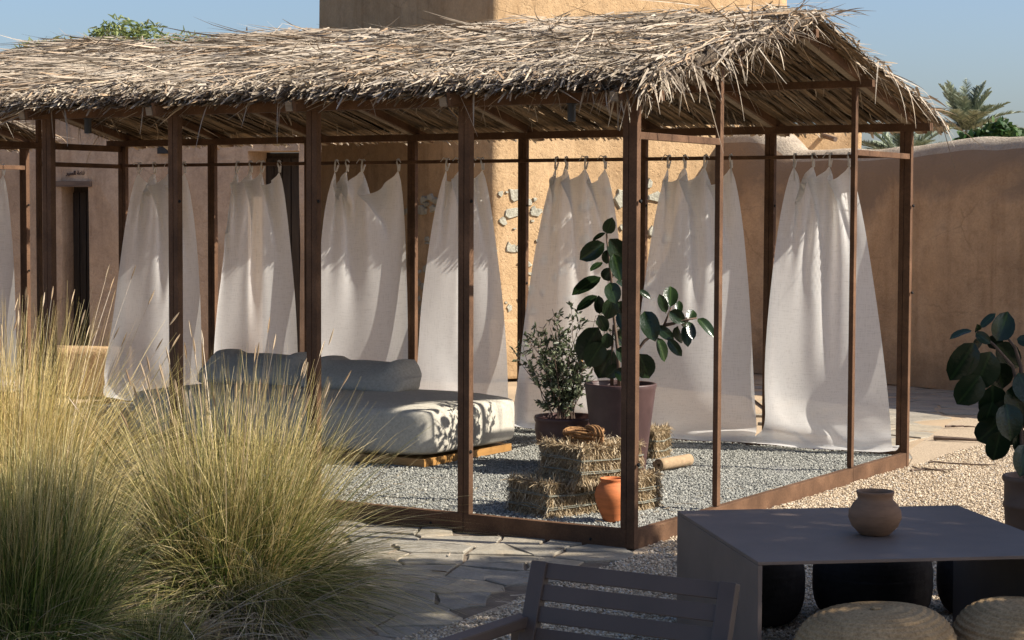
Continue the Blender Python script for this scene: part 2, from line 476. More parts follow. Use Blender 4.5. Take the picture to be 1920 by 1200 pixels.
M['grass'] = island('fountain_grass_blade', GREEN, 0.6, 0.25, along=(0.40, 1.0, STRAW), nvar=False)
M['grass_gold'] = island('golden_grass_blade', GREEN, 0.6, 0.25, along=(0.12, 0.7, STRAW), nvar=False)
M['grass_green'] = island('green_grass_blade', GREEN[:3] + [(1, (0.17, 0.17, 0.06))], 0.6, 0.25, along=(0.62, 1.0, STRAW), nvar=False)
M['seed'] = island('dry_grass_stem', [(0, (0.36, 0.25, 0.15)), (0.6, (0.5, 0.38, 0.24)), (1, (0.62, 0.53, 0.4))], 0.7, 0.15, nvar=False)
M['deadgrass'] = island('dead_grass_blade', [(0, (0.17, 0.125, 0.08)), (0.5, (0.3, 0.24, 0.16)), (1, (0.44, 0.38, 0.28))], 0.8, 0.1, nvar=False)
# hay, rope, jute
M['hay'] = island('straw', [(0, (0.19, 0.13, 0.072)), (0.4, (0.37, 0.275, 0.16)), (0.8, (0.50, 0.395, 0.25)), (1, (0.62, 0.53, 0.38))], 0.8, 0.1, nvar=False)
M['haycore'] = simple('straw_core', (0.2, 0.145, 0.075), 0.95, 0.5, 30, 90, 1.0, 0.02, mapscale=(3, 3, 1))
M['twine'] = simple('grey_twine', (0.17, 0.17, 0.135), 0.85, 0.3, 30, 90, 0.3, 0.002)
M['rope'] = simple('coir_rope', (0.24, 0.12, 0.045), 0.9, 0.45, 35, 120, 1.0, 0.006, c2=(0.38, 0.21, 0.085))
M['burlap'] = simple('burlap', (0.31, 0.215, 0.125), 0.95, 0.2, 40, 200, 0.7, 0.003)
M['burlap_dark'] = simple('burlap_inside', (0.2, 0.13, 0.07), 0.95, 0.2, 40, 200, 0.7, 0.003)
def jute_mat():
    m, t, b, o = nodes('braided_jute')
    n1 = noise(t, 7, 5); n2 = noise(t, 110, 4, 0.7)
    c = mixc(t, 0.8, ramp(t, n1, [(0.3, (0.32, 0.205, 0.10)), (0.6, (0.46, 0.31, 0.16)), (0.75, (0.55, 0.39, 0.215))]),
             ramp(t, n2, [(0.3, (0.5, 0.48, 0.45)), (0.65, (1.2, 1.2, 1.2))]), 'MULTIPLY')
    t.links.new(c, b.inputs['Base Color']); b.inputs['Roughness'].default_value = 0.9
    b.inputs['Specular IOR Level'].default_value = 0.15
    bump(t, b, n2, 0.8, 0.006)
    return m
M['jute'] = jute_mat()
M['table'] = simple('plum_brown_powder_coat', (0.145, 0.106, 0.082), 0.62, 0.2, 3, 400, 0.25, 0.0015, spec=0.45)
M['chair'] = simple('plum_grey_aluminium', (0.06, 0.045, 0.037), 0.5, 0.2, 5, 300, 0.15, 0.001, spec=0.4)
M['lantern'] = M['black']
M['rock'] = simple('pale_rock', (0.5, 0.44, 0.35), 0.9, 0.25, 9, 50, 0.6, 0.01)
M['ink'] = simple('dark_brown_lettering', (0.07, 0.045, 0.035), 0.9, 0.2, 20, 60, 0)

# ------------------------------------------------------------------ pavilion frame of reference
YAW = 0.5504
BAY = 0.9863
WID = 3.8268
OX, OY = 0.6002, 9.6705
EB = np.array([-math.cos(YAW), math.sin(YAW)])
EG = np.array([math.sin(YAW), math.cos(YAW)])
FLOOR = 0.078
def PW(a, g, h=0.0):
    p = np.array([OX, OY]) + EB * a + EG * g
    return (float(p[0]), float(p[1]), h)

# ------------------------------------------------------------------ ground
def sheet(name, x0, x1, y0, y1, z, m, nx=1, ny=1, amp=0.0, seed=1):
    xs, ys = np.meshgrid(np.linspace(x0, x1, nx + 1), np.linspace(y0, y1, ny + 1))
    zz = np.full_like(xs, z)
    if amp: zz = z + amp * smooth_noise(xs * 3, ys * 3, seed)
    V = np.stack([xs, ys, zz], -1).reshape(-1, 3)
    i = (np.arange(ny)[:, None] * (nx + 1) + np.arange(nx)[None, :])
    F = np.stack([i, i + 1, i + nx + 2, i + nx + 1], -1).reshape(-1, 4)
    return tag(fastmesh(name, V, F, m, smooth=True), kind='structure')

sheet('ground', -400, 400, -60, 900, -0.03, M['sand'])
bed = sheet('planting_bed', -6, -0.45, 4, 9.6, -0.012, M['soil'], 90, 90, 0.008, 3)

# gravel areas: geometry-node pebbles on points
def pebble_group(name, m, smin, smax):
    ng = bpy.data.node_groups.new(name, 'GeometryNodeTree')
    ng.interface.new_socket('Geometry', in_out='INPUT', socket_type='NodeSocketGeometry')
    ng.interface.new_socket('Geometry', in_out='OUTPUT', socket_type='NodeSocketGeometry')
    N = ng.nodes; L = ng.links
    gi = N.new('NodeGroupInput'); go = N.new('NodeGroupOutput')
    ico = N.new('GeometryNodeMeshIcoSphere'); ico.inputs['Radius'].default_value = 1.0; ico.inputs['Subdivisions'].default_value = 1
    sm = N.new('GeometryNodeSetMaterial'); sm.inputs['Material'].default_value = m
    ip = N.new('GeometryNodeInstanceOnPoints')
    rv = N.new('FunctionNodeRandomValue'); rv.data_type = 'FLOAT_VECTOR'
    rv.inputs[0].default_value = (smin, smin, smin * 0.7); rv.inputs[1].default_value = (smax, smax * 0.8, smax * 0.6)
    rr = N.new('FunctionNodeRandomValue'); rr.data_type = 'FLOAT_VECTOR'
    rr.inputs[0].default_value = (-0.6, -0.6, 0); rr.inputs[1].default_value = (0.6, 0.6, 6.28)
    rr.inputs['Seed'].default_value = 5
    L.new(ico.outputs[0], sm.inputs[0]); L.new(sm.outputs[0], ip.inputs['Instance'])
    L.new(gi.outputs[0], ip.inputs['Points'])
    L.new(rv.outputs[0], ip.inputs['Scale'])
    L.new(rr.outputs[0], ip.inputs['Rotation'])
    L.new(ip.outputs[0], go.inputs[0])
    return ng

def gravel(name, pts, m, smin, smax):
    me = bpy.data.meshes.new(name)
    me.vertices.add(len(pts)); me.vertices.foreach_set('co', np.asarray(pts, dtype=np.float32).ravel())
    me.update(); me.materials.append(m)
    o = link(bpy.data.objects.new(name, me))
    md = o.modifiers.new('pebbles', 'NODES'); md.node_group = pebble_group(name + '_nodes', m, smin, smax)
    return tag(o, kind='stuff')

# grey gravel floor inside the pavilion
fv = [PW(0.0, 0.0, FLOOR - 0.012), PW(7 * BAY, 0.0, FLOOR - 0.012), PW(7 * BAY, WID, FLOOR - 0.012), PW(0.0, WID, FLOOR - 0.012)]
tag(fastmesh('gravel_floor', fv, [(0, 1, 2, 3)], M['floor_grey']), kind='structure')
n = 105000
a = rng.uniform(0.02, 1, n) ** 1.25 * 4.6; g = rng.uniform(0.03, WID - 0.03, n)
P = np.array([OX, OY]) + EB * a[:, None] + EG * g[:, None]
z = FLOOR - 0.008 + 0.006 * smooth_noise(P[:, 0] * 5, P[:, 1] * 5, 4) + rng.uniform(-0.003, 0.006, n)
gravel('grey_gravel', np.c_[P, z], M['peb_grey'], 0.0035, 0.0105)

# tan gravel yard
def in_yard(x, y):
    # right of the flagstone edge and of the pavilion end
    line_y = np.array([4.0, 7.5, 8.07, 8.54, 9.2, 9.73]); line_x = np.array([-0.9, -0.42, -0.14, 0.12, 0.5, 0.72])
    wob = 0.07 * smooth_noise(x * 4, y * 4, 8)
    ok = np.where(y < 9.73, x > np.interp(y, line_y, line_x) + wob, True)
    q = np.stack([x - OX, y - OY], -1); aa = q @ EB; gg = q @ EG
    ok &= ~((aa > -0.03) & (gg > -0.05))
    ok &= ~((y > 9.6) & (aa > -0.03))
    fx = np.interp(y, [13.0, 13.8, 15.8, 16.7, 18.5], [2.3, 2.8, 3.55, 4.1, 5.0])
    ok &= ~((y > 13.0) & (x < fx + wob * 1.5))
    return ok
tag(fastmesh('gravel_bed', [(x_, y_, -0.003) for x_, y_ in [(-0.95, 3.5), (7.0, 3.5), (7.0, 19.0), (5.2, 18.8), (4.1, 16.7), (3.55, 15.8), (2.8, 13.8), (2.75, 13.4), (2.63, 12.95), (0.62, 9.67), (0.5, 9.2), (0.12, 8.54), (-0.14, 8.07), (-0.42, 7.5)]],
             [tuple(range(14))], M['floor_tan']), kind='structure')
n = 330000
x = rng.uniform(-0.7, 4.6, n); y = 5.2 + 12.3 * rng.uniform(0, 1, n) ** 1.25
ok = in_yard(x, y) & (x < 0.3 * y + 0.35)
x, y = x[ok], y[ok]
z = 0.001 + 0.005 * smooth_noise(x * 4, y * 4, 12) + rng.uniform(-0.003, 0.006, len(x))
gravel('tan_gravel', np.c_[x, y, z], M['peb_tan'], 0.0035, 0.0105)

# flagstones: clipped convex cells, each stone an object of its own
def clip_cell(p, others, bound):
    poly = [np.array(b) for b in bound]
    for q in others:
        mid = (p + q) / 2; nn = q - p
        out = []
        for i in range(len(poly)):
            A, B = poly[i], poly[(i + 1) % len(poly)]
            da, db = (A - mid) @ nn, (B - mid) @ nn
            if da <= 0: out.append(A)
            if da * db < 0: out.append(A + (B - A) * da / (da - db))
        poly = out
        if len(poly) < 3: return None
    return poly

def paving(root, seeds, keep, gap, label_z, seedno):
    r = np.random.default_rng(seedno)
    seeds = np.array(seeds)
    for i, p in enumerate(seeds):
        d = np.linalg.norm(seeds - p, axis=1)
        order = np.argsort(d)[1:16]
        R = 0.6
        bound = [(p[0] - R, p[1] - R), (p[0] + R, p[1] - R), (p[0] + R, p[1] + R), (p[0] - R, p[1] + R)]
        poly = clip_cell(p, seeds[order], bound)
        if poly is None or not keep(p): continue
        poly = np.array(poly)
        c = poly.mean(0)
        # merge tiny edges, add mid points with wobble
        pts = []
        m = len(poly)
        for k in range(m):
            A, B = poly[k], poly[(k + 1) % m]
            e = np.linalg.norm(B - A)
            if e < 0.035: continue
            pts.append(A)
            if e > 0.14:
                nn = np.array([B[1] - A[1], A[0] - B[0]]) / e
                pts.append(A + (B - A) * r.uniform(0.35, 0.65) - nn * r.uniform(-0.002, 0.015))
        if len(pts) < 4: continue
        pts = np.array(pts)
        rel = pts - c
        dist = np.linalg.norm(rel, axis=1, keepdims=True)
        rel = rel * np.maximum(0.3, (dist - gap * r.uniform(0.6, 1.6, (len(pts), 1))) / dist)
        h = label_z + r.uniform(-0.001, 0.007)
        tx, ty = r.uniform(-0.02, 0.02, 2)
        m = len(pts)
        V = []
        for s_, hz in ((1.0, -0.03), (1.0, h - 0.0045), (1.0 - 0.005 / max(0.05, dist.mean()), h - 0.001), (0.55, h)):
            for q in rel * s_:
                zz = hz + (q[0] * tx + q[1] * ty if hz > 0 - 0.02 else 0) + (r.uniform(-0.0015, 0.0015) if s_ < 1 else 0)
                V.append((q[0], q[1], zz))
        F = []
        for L_ in range(3):
            for k in range(m):
                F.append((L_ * m + k, L_ * m + (k + 1) % m, (L_ + 1) * m + (k + 1) % m, (L_ + 1) * m + k))
        F.append(tuple(3 * m + k for k in range(m)))
        o = fastmesh('flagstone', V, F, M['flag'], root)
        o.location = (c[0], c[1], 0)

def hexseeds(x0, x1, y0, y1, sx, sy, jit, seedno):
    r = np.random.default_rng(seedno); out = []
    j = 0; y = y0
    while y < y1:
        xx = x0 + (sx / 2 if j % 2 else 0)
        while xx < x1:
            out.append((xx + r.uniform(-jit, jit) * sx, y + r.uniform(-jit, jit) * sy)); xx += sx
        y += sy; j += 1
    return out

path = sheet('stone_path', -6.0, 1.4, 6.3, 13.0, -0.007, M['joint'])
def keep_front(p):
    q = np.array([p[0] - OX, p[1] - OY]); g = q @ EG
    ly = [4.0, 7.5, 8.07, 8.54, 9.2, 9.73]; lx = [-0.9, -0.42, -0.14, 0.12, 0.5, 0.72]
    if g > -0.06: return False
    if p[0] > np.interp(p[1], ly, lx) - 0.05: return False
    bx = np.interp(p[1], [6.8, 7.6, 8.0, 8.6, 9.3, 10.0, 11.0], [-0.9, -0.95, -0.8, -0.65, -0.8, -1.9, -4.0])
    return p[0] > bx
paving(path, hexseeds(-4.0, 1.2, 6.9, 12.5, 0.31, 0.25, 0.44, 5), keep_front, 0.007, 0.002, 6)
path2 = tag(fastmesh('back_path', [(x_, y_, -0.009) for x_, y_ in [(2.2, 13.2), (2.65, 13.0), (2.75, 13.4), (2.8, 13.8), (3.55, 15.8), (4.1, 16.7), (5.2, 18.8), (6.0, 20.0), (6.0, 22.0), (2.2, 22.0)]],
             [tuple(range(10))], M['sand']), kind='structure')
def keep_back(p):
    fx = np.interp(p[1], [13.0, 13.8, 15.8, 16.7, 18.5], [2.3, 2.75, 3.5, 4.05, 5.0])
    q = np.array([p[0] - OX, p[1] - OY])
    if (q @ EB > -0.05) and (q @ EG < WID + 0.1): return False
    return p[0] < fx - 0.05 and p[0] < p[1] * 0.28 and (p[0] - 3.85) * 0.8 + (p[1] - 19.08) * 0.6 < -0.1 and p[0] > 2.3
paving(path2, hexseeds(2.0, 5.2, 13.2, 19.5, 0.42, 0.36, 0.44, 15), keep_back, 0.008, -0.006, 16)

# ------------------------------------------------------------------ tower and walls
def prism(bm, pts, z0, z1):
    lo = [bm.verts.new((x_, y_, z0)) for x_, y_ in pts]; hi = [bm.verts.new((x_, y_, z1)) for x_, y_ in pts]
    k = len(pts)
    for i in range(k): bm.faces.new((lo[i], lo[(i + 1) % k], hi[(i + 1) % k], hi[i]))
    bm.faces.new(lo[::-1]); bm.faces.new(hi)

T0 = np.array([-0.213, 19.63]); TR = np.array([0.866, 0.5]); TL = np.array([-0.5, 0.866])
tower = thing('watchtower', 'tall square mud plaster tower rising behind the thatched roof', 'tower', (T0[0], T0[1], 0), rad(30))
# local frame: x along the sunlit face, y along the shaded face (inwards)
def rough_wall(name, w_, d_, z0, z1, m, parent, seed, amp=0.018, taper=0.0, nz=60, nx=40):
    """closed block with softly uneven faces and rounded edges"""
    per = []
    def side(p, q, k):
        for i in range(k): per.append((p[0] + (q[0] - p[0]) * i / k, p[1] + (q[1] - p[1]) * i / k))
    side((0, 0), (w_, 0), nx); side((w_, 0), (w_, d_), max(4, int(nx * d_ / w_))); side((w_, d_), (0, d_), nx); side((0, d_), (0, 0), max(4, int(nx * d_ / w_)))
    per = np.array(per); k = len(per)
    c = np.array([w_ / 2, d_ / 2])
    V = []
    for j in range(nz + 1):
        z_ = z0 + (z1 - z0) * j / nz
        f = 1 - taper * (j / nz)
        rel = (per - c) * f
        nrm = rel / np.linalg.norm(rel, axis=1, keepdims=True)
        dd = amp * smooth_noise(per[:, 0] * 2.1 + per[:, 1] * 1.7 + seed, np.full(k, z_ * 2.1), seed, 4)
        pp = c + rel + nrm * dd[:, None]
        V.append(np.c_[pp, np.full(k, z_)])
    V = np.concatenate(V)
    i = np.arange(k)
    F = []
    for j in range(nz):
        F += [(j * k + q, j * k + (q + 1) % k, (j + 1) * k + (q + 1) % k, (j + 1) * k + q) for q in range(k)]
    F.append(tuple(nz * k + q for q in range(k)))
    return fastmesh(name, V, F, m, parent, smooth=True)
rough_wall('shaft', 3.72, 4.2, 0.0, 8.5, M['tower'], tower, 3, 0.012, 0.02)
box('plinth', (1.86, 2.1, 0.3), (3.80, 4.28, 0.6), M['tower'], tower, bevel=0.03)
STONES_R = [(0.25, 1.85, 0.16, 0.14), (0.09, 1.86, 0.06, 0.07), (0.21, 1.67, 0.21, 0.11), (0.49, 1.68, 0.13, 0.09), (0.63, 1.71, 0.06, 0.11), (0.7, 1.82, 0.11, 0.11), (0.49, 1.81, 0.06, 0.05), (0.19, 1.32, 0.09, 0.12), (0.29, 1.31, 0.06, 0.09), (0.46, 0.89, 0.1, 0.1), (0.59, 0.87, 0.06, 0.08), (0.48, 0.68, 0.11, 0.08), (1.53, 1.83, 0.16, 0.19), (1.98, 1.84, 0.24, 0.12), (1.54, 1.53, 0.08, 0.08), (0.71, 1.51, 0.05, 0.06), (0.44, 1.06, 0.09, 0.03), (0.52, 1.39, 0.05, 0.03), (1.88, 1.98, 0.07, 0.11), (2.08, 1.99, 0.05, 0.09), (1.96, 1.06, 0.09, 0.04), (1.9, 0.93, 0.09, 0.06), (1.97, 0.78, 0.05, 0.04), (0.73, 1.02, 0.05, 0.08), (1.59, 1.06, 0.07, 0.08), (3.27, 1.84, 0.07, 0.03), (3.18, 1.62, 0.1, 0.05), (2.77, 1.76, 0.1, 0.06), (0.34, 0.78, 0.12, 0.09), (1.35, 0.8, 0.1, 0.08), (1.72, 1.35, 0.1, 0.07), (1.1, 1.4, 0.12, 0.1), (2.3, 1.5, 0.12, 0.08)]
STONES_L = [(1.51, 1.69, 0.21, 0.12), (1.44, 1.81, 0.12, 0.09), (1.32, 1.83, 0.12, 0.08), (1.2, 1.79, 0.1, 0.08), (1.39, 1.08, 0.2, 0.1), (1.55, 1.04, 0.1, 0.05), (1.47, 0.88, 0.12, 0.08), (1.57, 0.75, 0.1, 0.07), (1.47, 0.63, 0.2, 0.13), (1.28, 1.69, 0.07, 0.04), (1.39, 1.35, 0.1, 0.03), (1.84, 1.69, 0.1, 0.08), (1.93, 1.32, 0.08, 0.05), (1.35, 0.87, 0.07, 0.07)]
def rubble(s, h, w_, ht, face, i):
    r = np.random.default_rng(100 + i)
    k = 7
    ang = np.sort(np.arange(k) / k * 2 * np.pi + r.uniform(-0.42, 0.42, k))
    rr = r.uniform(0.68, 1.2, k)
    ox, oz = np.cos(ang) * w_ / 2 * rr, np.sin(ang) * ht / 2 * rr
    V = []
    for sc, dpt in ((1.12, 0.03), (1.0, -0.004), (0.92, -0.009 - r.uniform(0, 0.003))):
        for q in range(k):
            if face == 'R': V.append((s + ox[q] * sc, dpt + r.uniform(-0.002, 0.002), h + oz[q] * sc))
            else: V.append((dpt + r.uniform(-0.002, 0.002), s + ox[q] * sc, h + oz[q] * sc))
    F = [(L_ * k + q, L_ * k + (q + 1) % k, (L_ + 1) * k + (q + 1) % k, (L_ + 1) * k + q) for L_ in range(2) for q in range(k)] + [tuple(2 * k + q for q in range(k))]
    fastmesh('stone', V, F, M['stone'], tower)
i = 0
for (s, h, w_, ht) in STONES_R: rubble(s + 0.02, h, w_, ht, 'R', i); i += 1
for (s, h, w_, ht) in STONES_L: rubble(s, h, w_, ht, 'L', i); i += 1
# small stone chips in the sunlit face
rr = np.random.default_rng(77)
for q in range(42):
    rubble(rr.uniform(0.03, 2.9), rr.uniform(0.68, 2.02), rr.uniform(0.06, 0.15), rr.uniform(0.05, 0.11), 'R', 300 + q)
for q in range(18):
    rubble(rr.uniform(1.1, 2.3), rr.uniform(0.66, 1.9), rr.uniform(0.06, 0.14), rr.uniform(0.05, 0.1), 'L', 400 + q)
for q in range(30):
    rubble(rr.uniform(0.05, 2.3), rr.uniform(0.65, 2.0), rr.uniform(0.02, 0.05), rr.uniform(0.015, 0.035), 'R', 200 + q)
# wooden peg ends and cracks high on the tower
bm = bmesh.new(); tube(bm, [(2.95, 0.05, 2.86 + 0.12), (2.95, -0.1, 2.86 + 0.12)], 0.03, n=8); bmobj('beam_end', bm, M['wood'], tower)

# long house wall with door on the left (faces the court, in shade)
H0 = Vector((-7.5, 21.55, 0)); HD = Vector((0.94, -0.342, 0)).normalized()
hrot = math.atan2(HD.y, HD.x)
house = thing('mud_house', 'low mud house with shaded front, dark doorway and Arabic lettering', 'house', H0, hrot)
def hx(px, py): return (Vector((px, py, 0)) - H0).dot(HD)
d0, d1 = hx(-4.72, 20.5), hx(-4.40, 20.42)       # doorway
g0, g1 = hx(-2.66, 19.8), hx(-2.08, 19.7)        # gateway beside the tower
e1 = hx(-1.99, 19.6)
HT = 3.05
TH = 0.5
def hwall(x0, x1, z0, z1, TH=0.5):
    bm = bmesh.new()
    add_box(bm, ((x0 + x1) / 2, TH / 2, (z0 + z1) / 2), (x1 - x0, TH, z1 - z0))
    bmesh.ops.subdivide_edges(bm, edges=bm.edges[:], cuts=6, use_grid_fill=True)
    for v in bm.verts:
        if v.co.y < 0.01: v.co.y += 0.012 * math.sin(v.co.x * 5.1 + v.co.z * 3.3) + 0.008 * math.sin(v.co.x * 11 - v.co.z * 9)
        if v.co.z > HT - 0.02: v.co.z += 0.03 * math.sin(v.co.x * 2.3)
    return bm
for (x0, x1, z0, z1) in [(-2.5, d0, 0, HT), (d0, d1, 1.93, HT), (d1, g0, 0, HT), (g0, g1, 2.28, HT), (g1, e1, 0, HT)]:
    bmobj('wall', hwall(x0, x1, z0, z1, 0.08 if x0 == g1 else 0.5), M['house'], house)
box('lintel', ((d0 + d1) / 2, 0.06, 1.955), (d1 - d0 + 0.10, 0.2, 0.06), M['wood'], house)
door = box('door', ((d0 + d1) / 2, 0.26, 0.965), (d1 - d0 - 0.004, 0.05, 1.93), M['oldwood'], house)
for k in range(4):
    box('plank', (d0 + (k + 0.5) * (d1 - d0) / 4, 0.225, 0.95), ((d1 - d0) / 4 - 0.012, 0.024, 1.84), M['oldwood'], door)
gate = box('gate', ((g0 + g1) / 2, 0.44, 1.14), (g1 - g0 - 0.004, 0.05, 2.27), M['oldwood'], house)
for k in range(6):
    box('plank', (g0 + (k + 0.5) * (g1 - g0) / 6, 0.405, 1.12), ((g1 - g0) / 6 - 0.012, 0.022, 2.2), M['oldwood'], gate)
box('roof', (2.0, 2.3, HT - 0.12), (9.0, 3.6, 0.16), M['house'], house)
# Arabic lettering above the door (flat print standing slightly proud of the plaster)
try:
    cu = bpy.data.curves.new('lettering', 'FONT')
    cu.body = '\uFEAE\uFEF4\uFEB4\uFEDF\uFE8D \uFE94\uFECB\uFE8E\uFED7'
    cu.size = 0.15; cu.align_x = 'CENTER'; cu.extrude = 0.004; cu.resolution_u = 2; cu.offset = 0.006
    to = bpy.data.objects.new('lettering_tmp', cu); COL.objects.link(to)
    dg = bpy.context.evaluated_depsgraph_get()
    me = bpy.data.meshes.new_from_object(to.evaluated_get(dg))
    bpy.data.objects.remove(to)
    lo = link(bpy.data.objects.new('lettering', me), house)
    me.materials.clear(); me.materials.append(M['ink'])
    xs_ = [v.co.x for v in me.vertices]
    k_ = 0.23 / max(0.05, max(xs_) - min(xs_))
    lo.scale = (k_, k_, 1)
    lo.rotation_euler = (rad(90), 0, 0)
    lo.location = ((d0 + d1) / 2 + 0.02, -0.016, 2.05)
except Exception as ex:
    print('lettering', ex)
# small electrical box on the house wall
box('wall_box', (hx(-3.55, 20.1), -0.03, 2.33), (0.12, 0.06, 0.14), M['black'], house)

# sunlit low mud bench between the pavilions
bench = thing('mud_bench', 'low sunlit mud bench beside the leftmost curtains', 'bench', (-4.35, 17.75, 0), rad(-8))
rough_wall('seat', 0.82, 0.4, 0.0, 0.43, M['tower'], bench, 9, 0.006, 0.04, 8, 16)

# garden wall on the right: rounded top, uneven height
wall = thing('garden_wall', 'long mud plaster garden wall with rounded pale coping', 'wall', (3.85, 19.08, 0), math.atan2(-0.8, 0.6))
def garden_wall():
    # local x along the wall towards the camera; local +y is away from the court
    xs_ = np.linspace(-3.1, 9.0, 122)
    prof = []   # (y, z fraction)
    T = 0.46
    for q in np.linspace(0, 1, 22): prof.append((0.0, q * 0.86))
    for q in np.linspace(0, np.pi, 15)[1:-1]: prof.append((T / 2 - T / 2 * np.cos(q), 0.86 + 0.14 * np.sin(q)))
    for q in np.linspace(0.86, 0, 6): prof.append((T, q))
    prof = np.array(prof)
    top = 2.33 + 0.035 * smooth_noise(xs_ * 0.7, xs_ * 0.1, 31, 3) + 0.05 / (1 + np.exp(-(xs_ + 0.1) * 5)) + 0.03 / (1 + np.exp(-(xs_ - 0.55) * 9)) + 0.24 / (1 + np.exp((xs_ + 1.78) * 16))
    X = np.repeat(xs_[:, None], len(prof), 1)
    Z = prof[None, :, 1] * top[:, None]
    Y = np.repeat(prof[None, :, 0], len(xs_), 0) + 0.02 * smooth_noise(X * 1.8, Z * 2.2, 33, 4)
    Y = Y - (0.20 / (1 + np.exp((X + 1.86) * 11))) * (prof[None, :, 0] < T * 0.7)
    Z = Z + 0.012 * smooth_noise(X * 6, Y * 7, 35, 3) * (prof[None, :, 1] > 0.8)
    V = np.stack([X, Y, Z], -1).reshape(-1, 3)
    k = len(prof); i = np.arange(len(xs_) - 1)[:, None] * k + np.arange(k - 1)[None, :]
    F = np.stack([i, i + k, i + k + 1, i + 1], -1).reshape(-1, 4)
    return V, F, k, prof
V, F, k, prof = garden_wall()
fz = V[F].mean(1)[:, 2]
o = fastmesh('wall_body', V, F, [M['wall'], M['cope']], wall, smooth=True)
midx = np.where((np.arange(len(F)) % (k - 1) >= 24) & (np.arange(len(F)) % (k - 1) < 40), 1, 0).astype(np.int32)
o.data.polygons.foreach_set('material_index', midx)
shed = thing('low_outhouse', 'low sunlit mud outhouse behind the garden wall', 'outhouse', (2.7, 21.9, 0), rad(10))
rough_wall('wall', 1.25, 1.2, 0, 2.66, M['tower'], shed, 21, 0.01, 0.01, 20, 20)
bm = bmesh.new(); tube(bm, [(0.75, 0.15, 2.58), (0.85, -0.22, 2.50)], 0.028, n=8); bmobj('wooden_peg', bm, M['wood'], shed)

# ------------------------------------------------------------------ pavilion
PLT = 2.208
PIT_S = 0.235               # roof rise per metre
TOPB = 0.095
pav = thing('thatched_pavilion', 'long rust steel pavilion under a shaggy palm thatch roof in the middle', 'pavilion', (OX, OY, 0), -YAW)
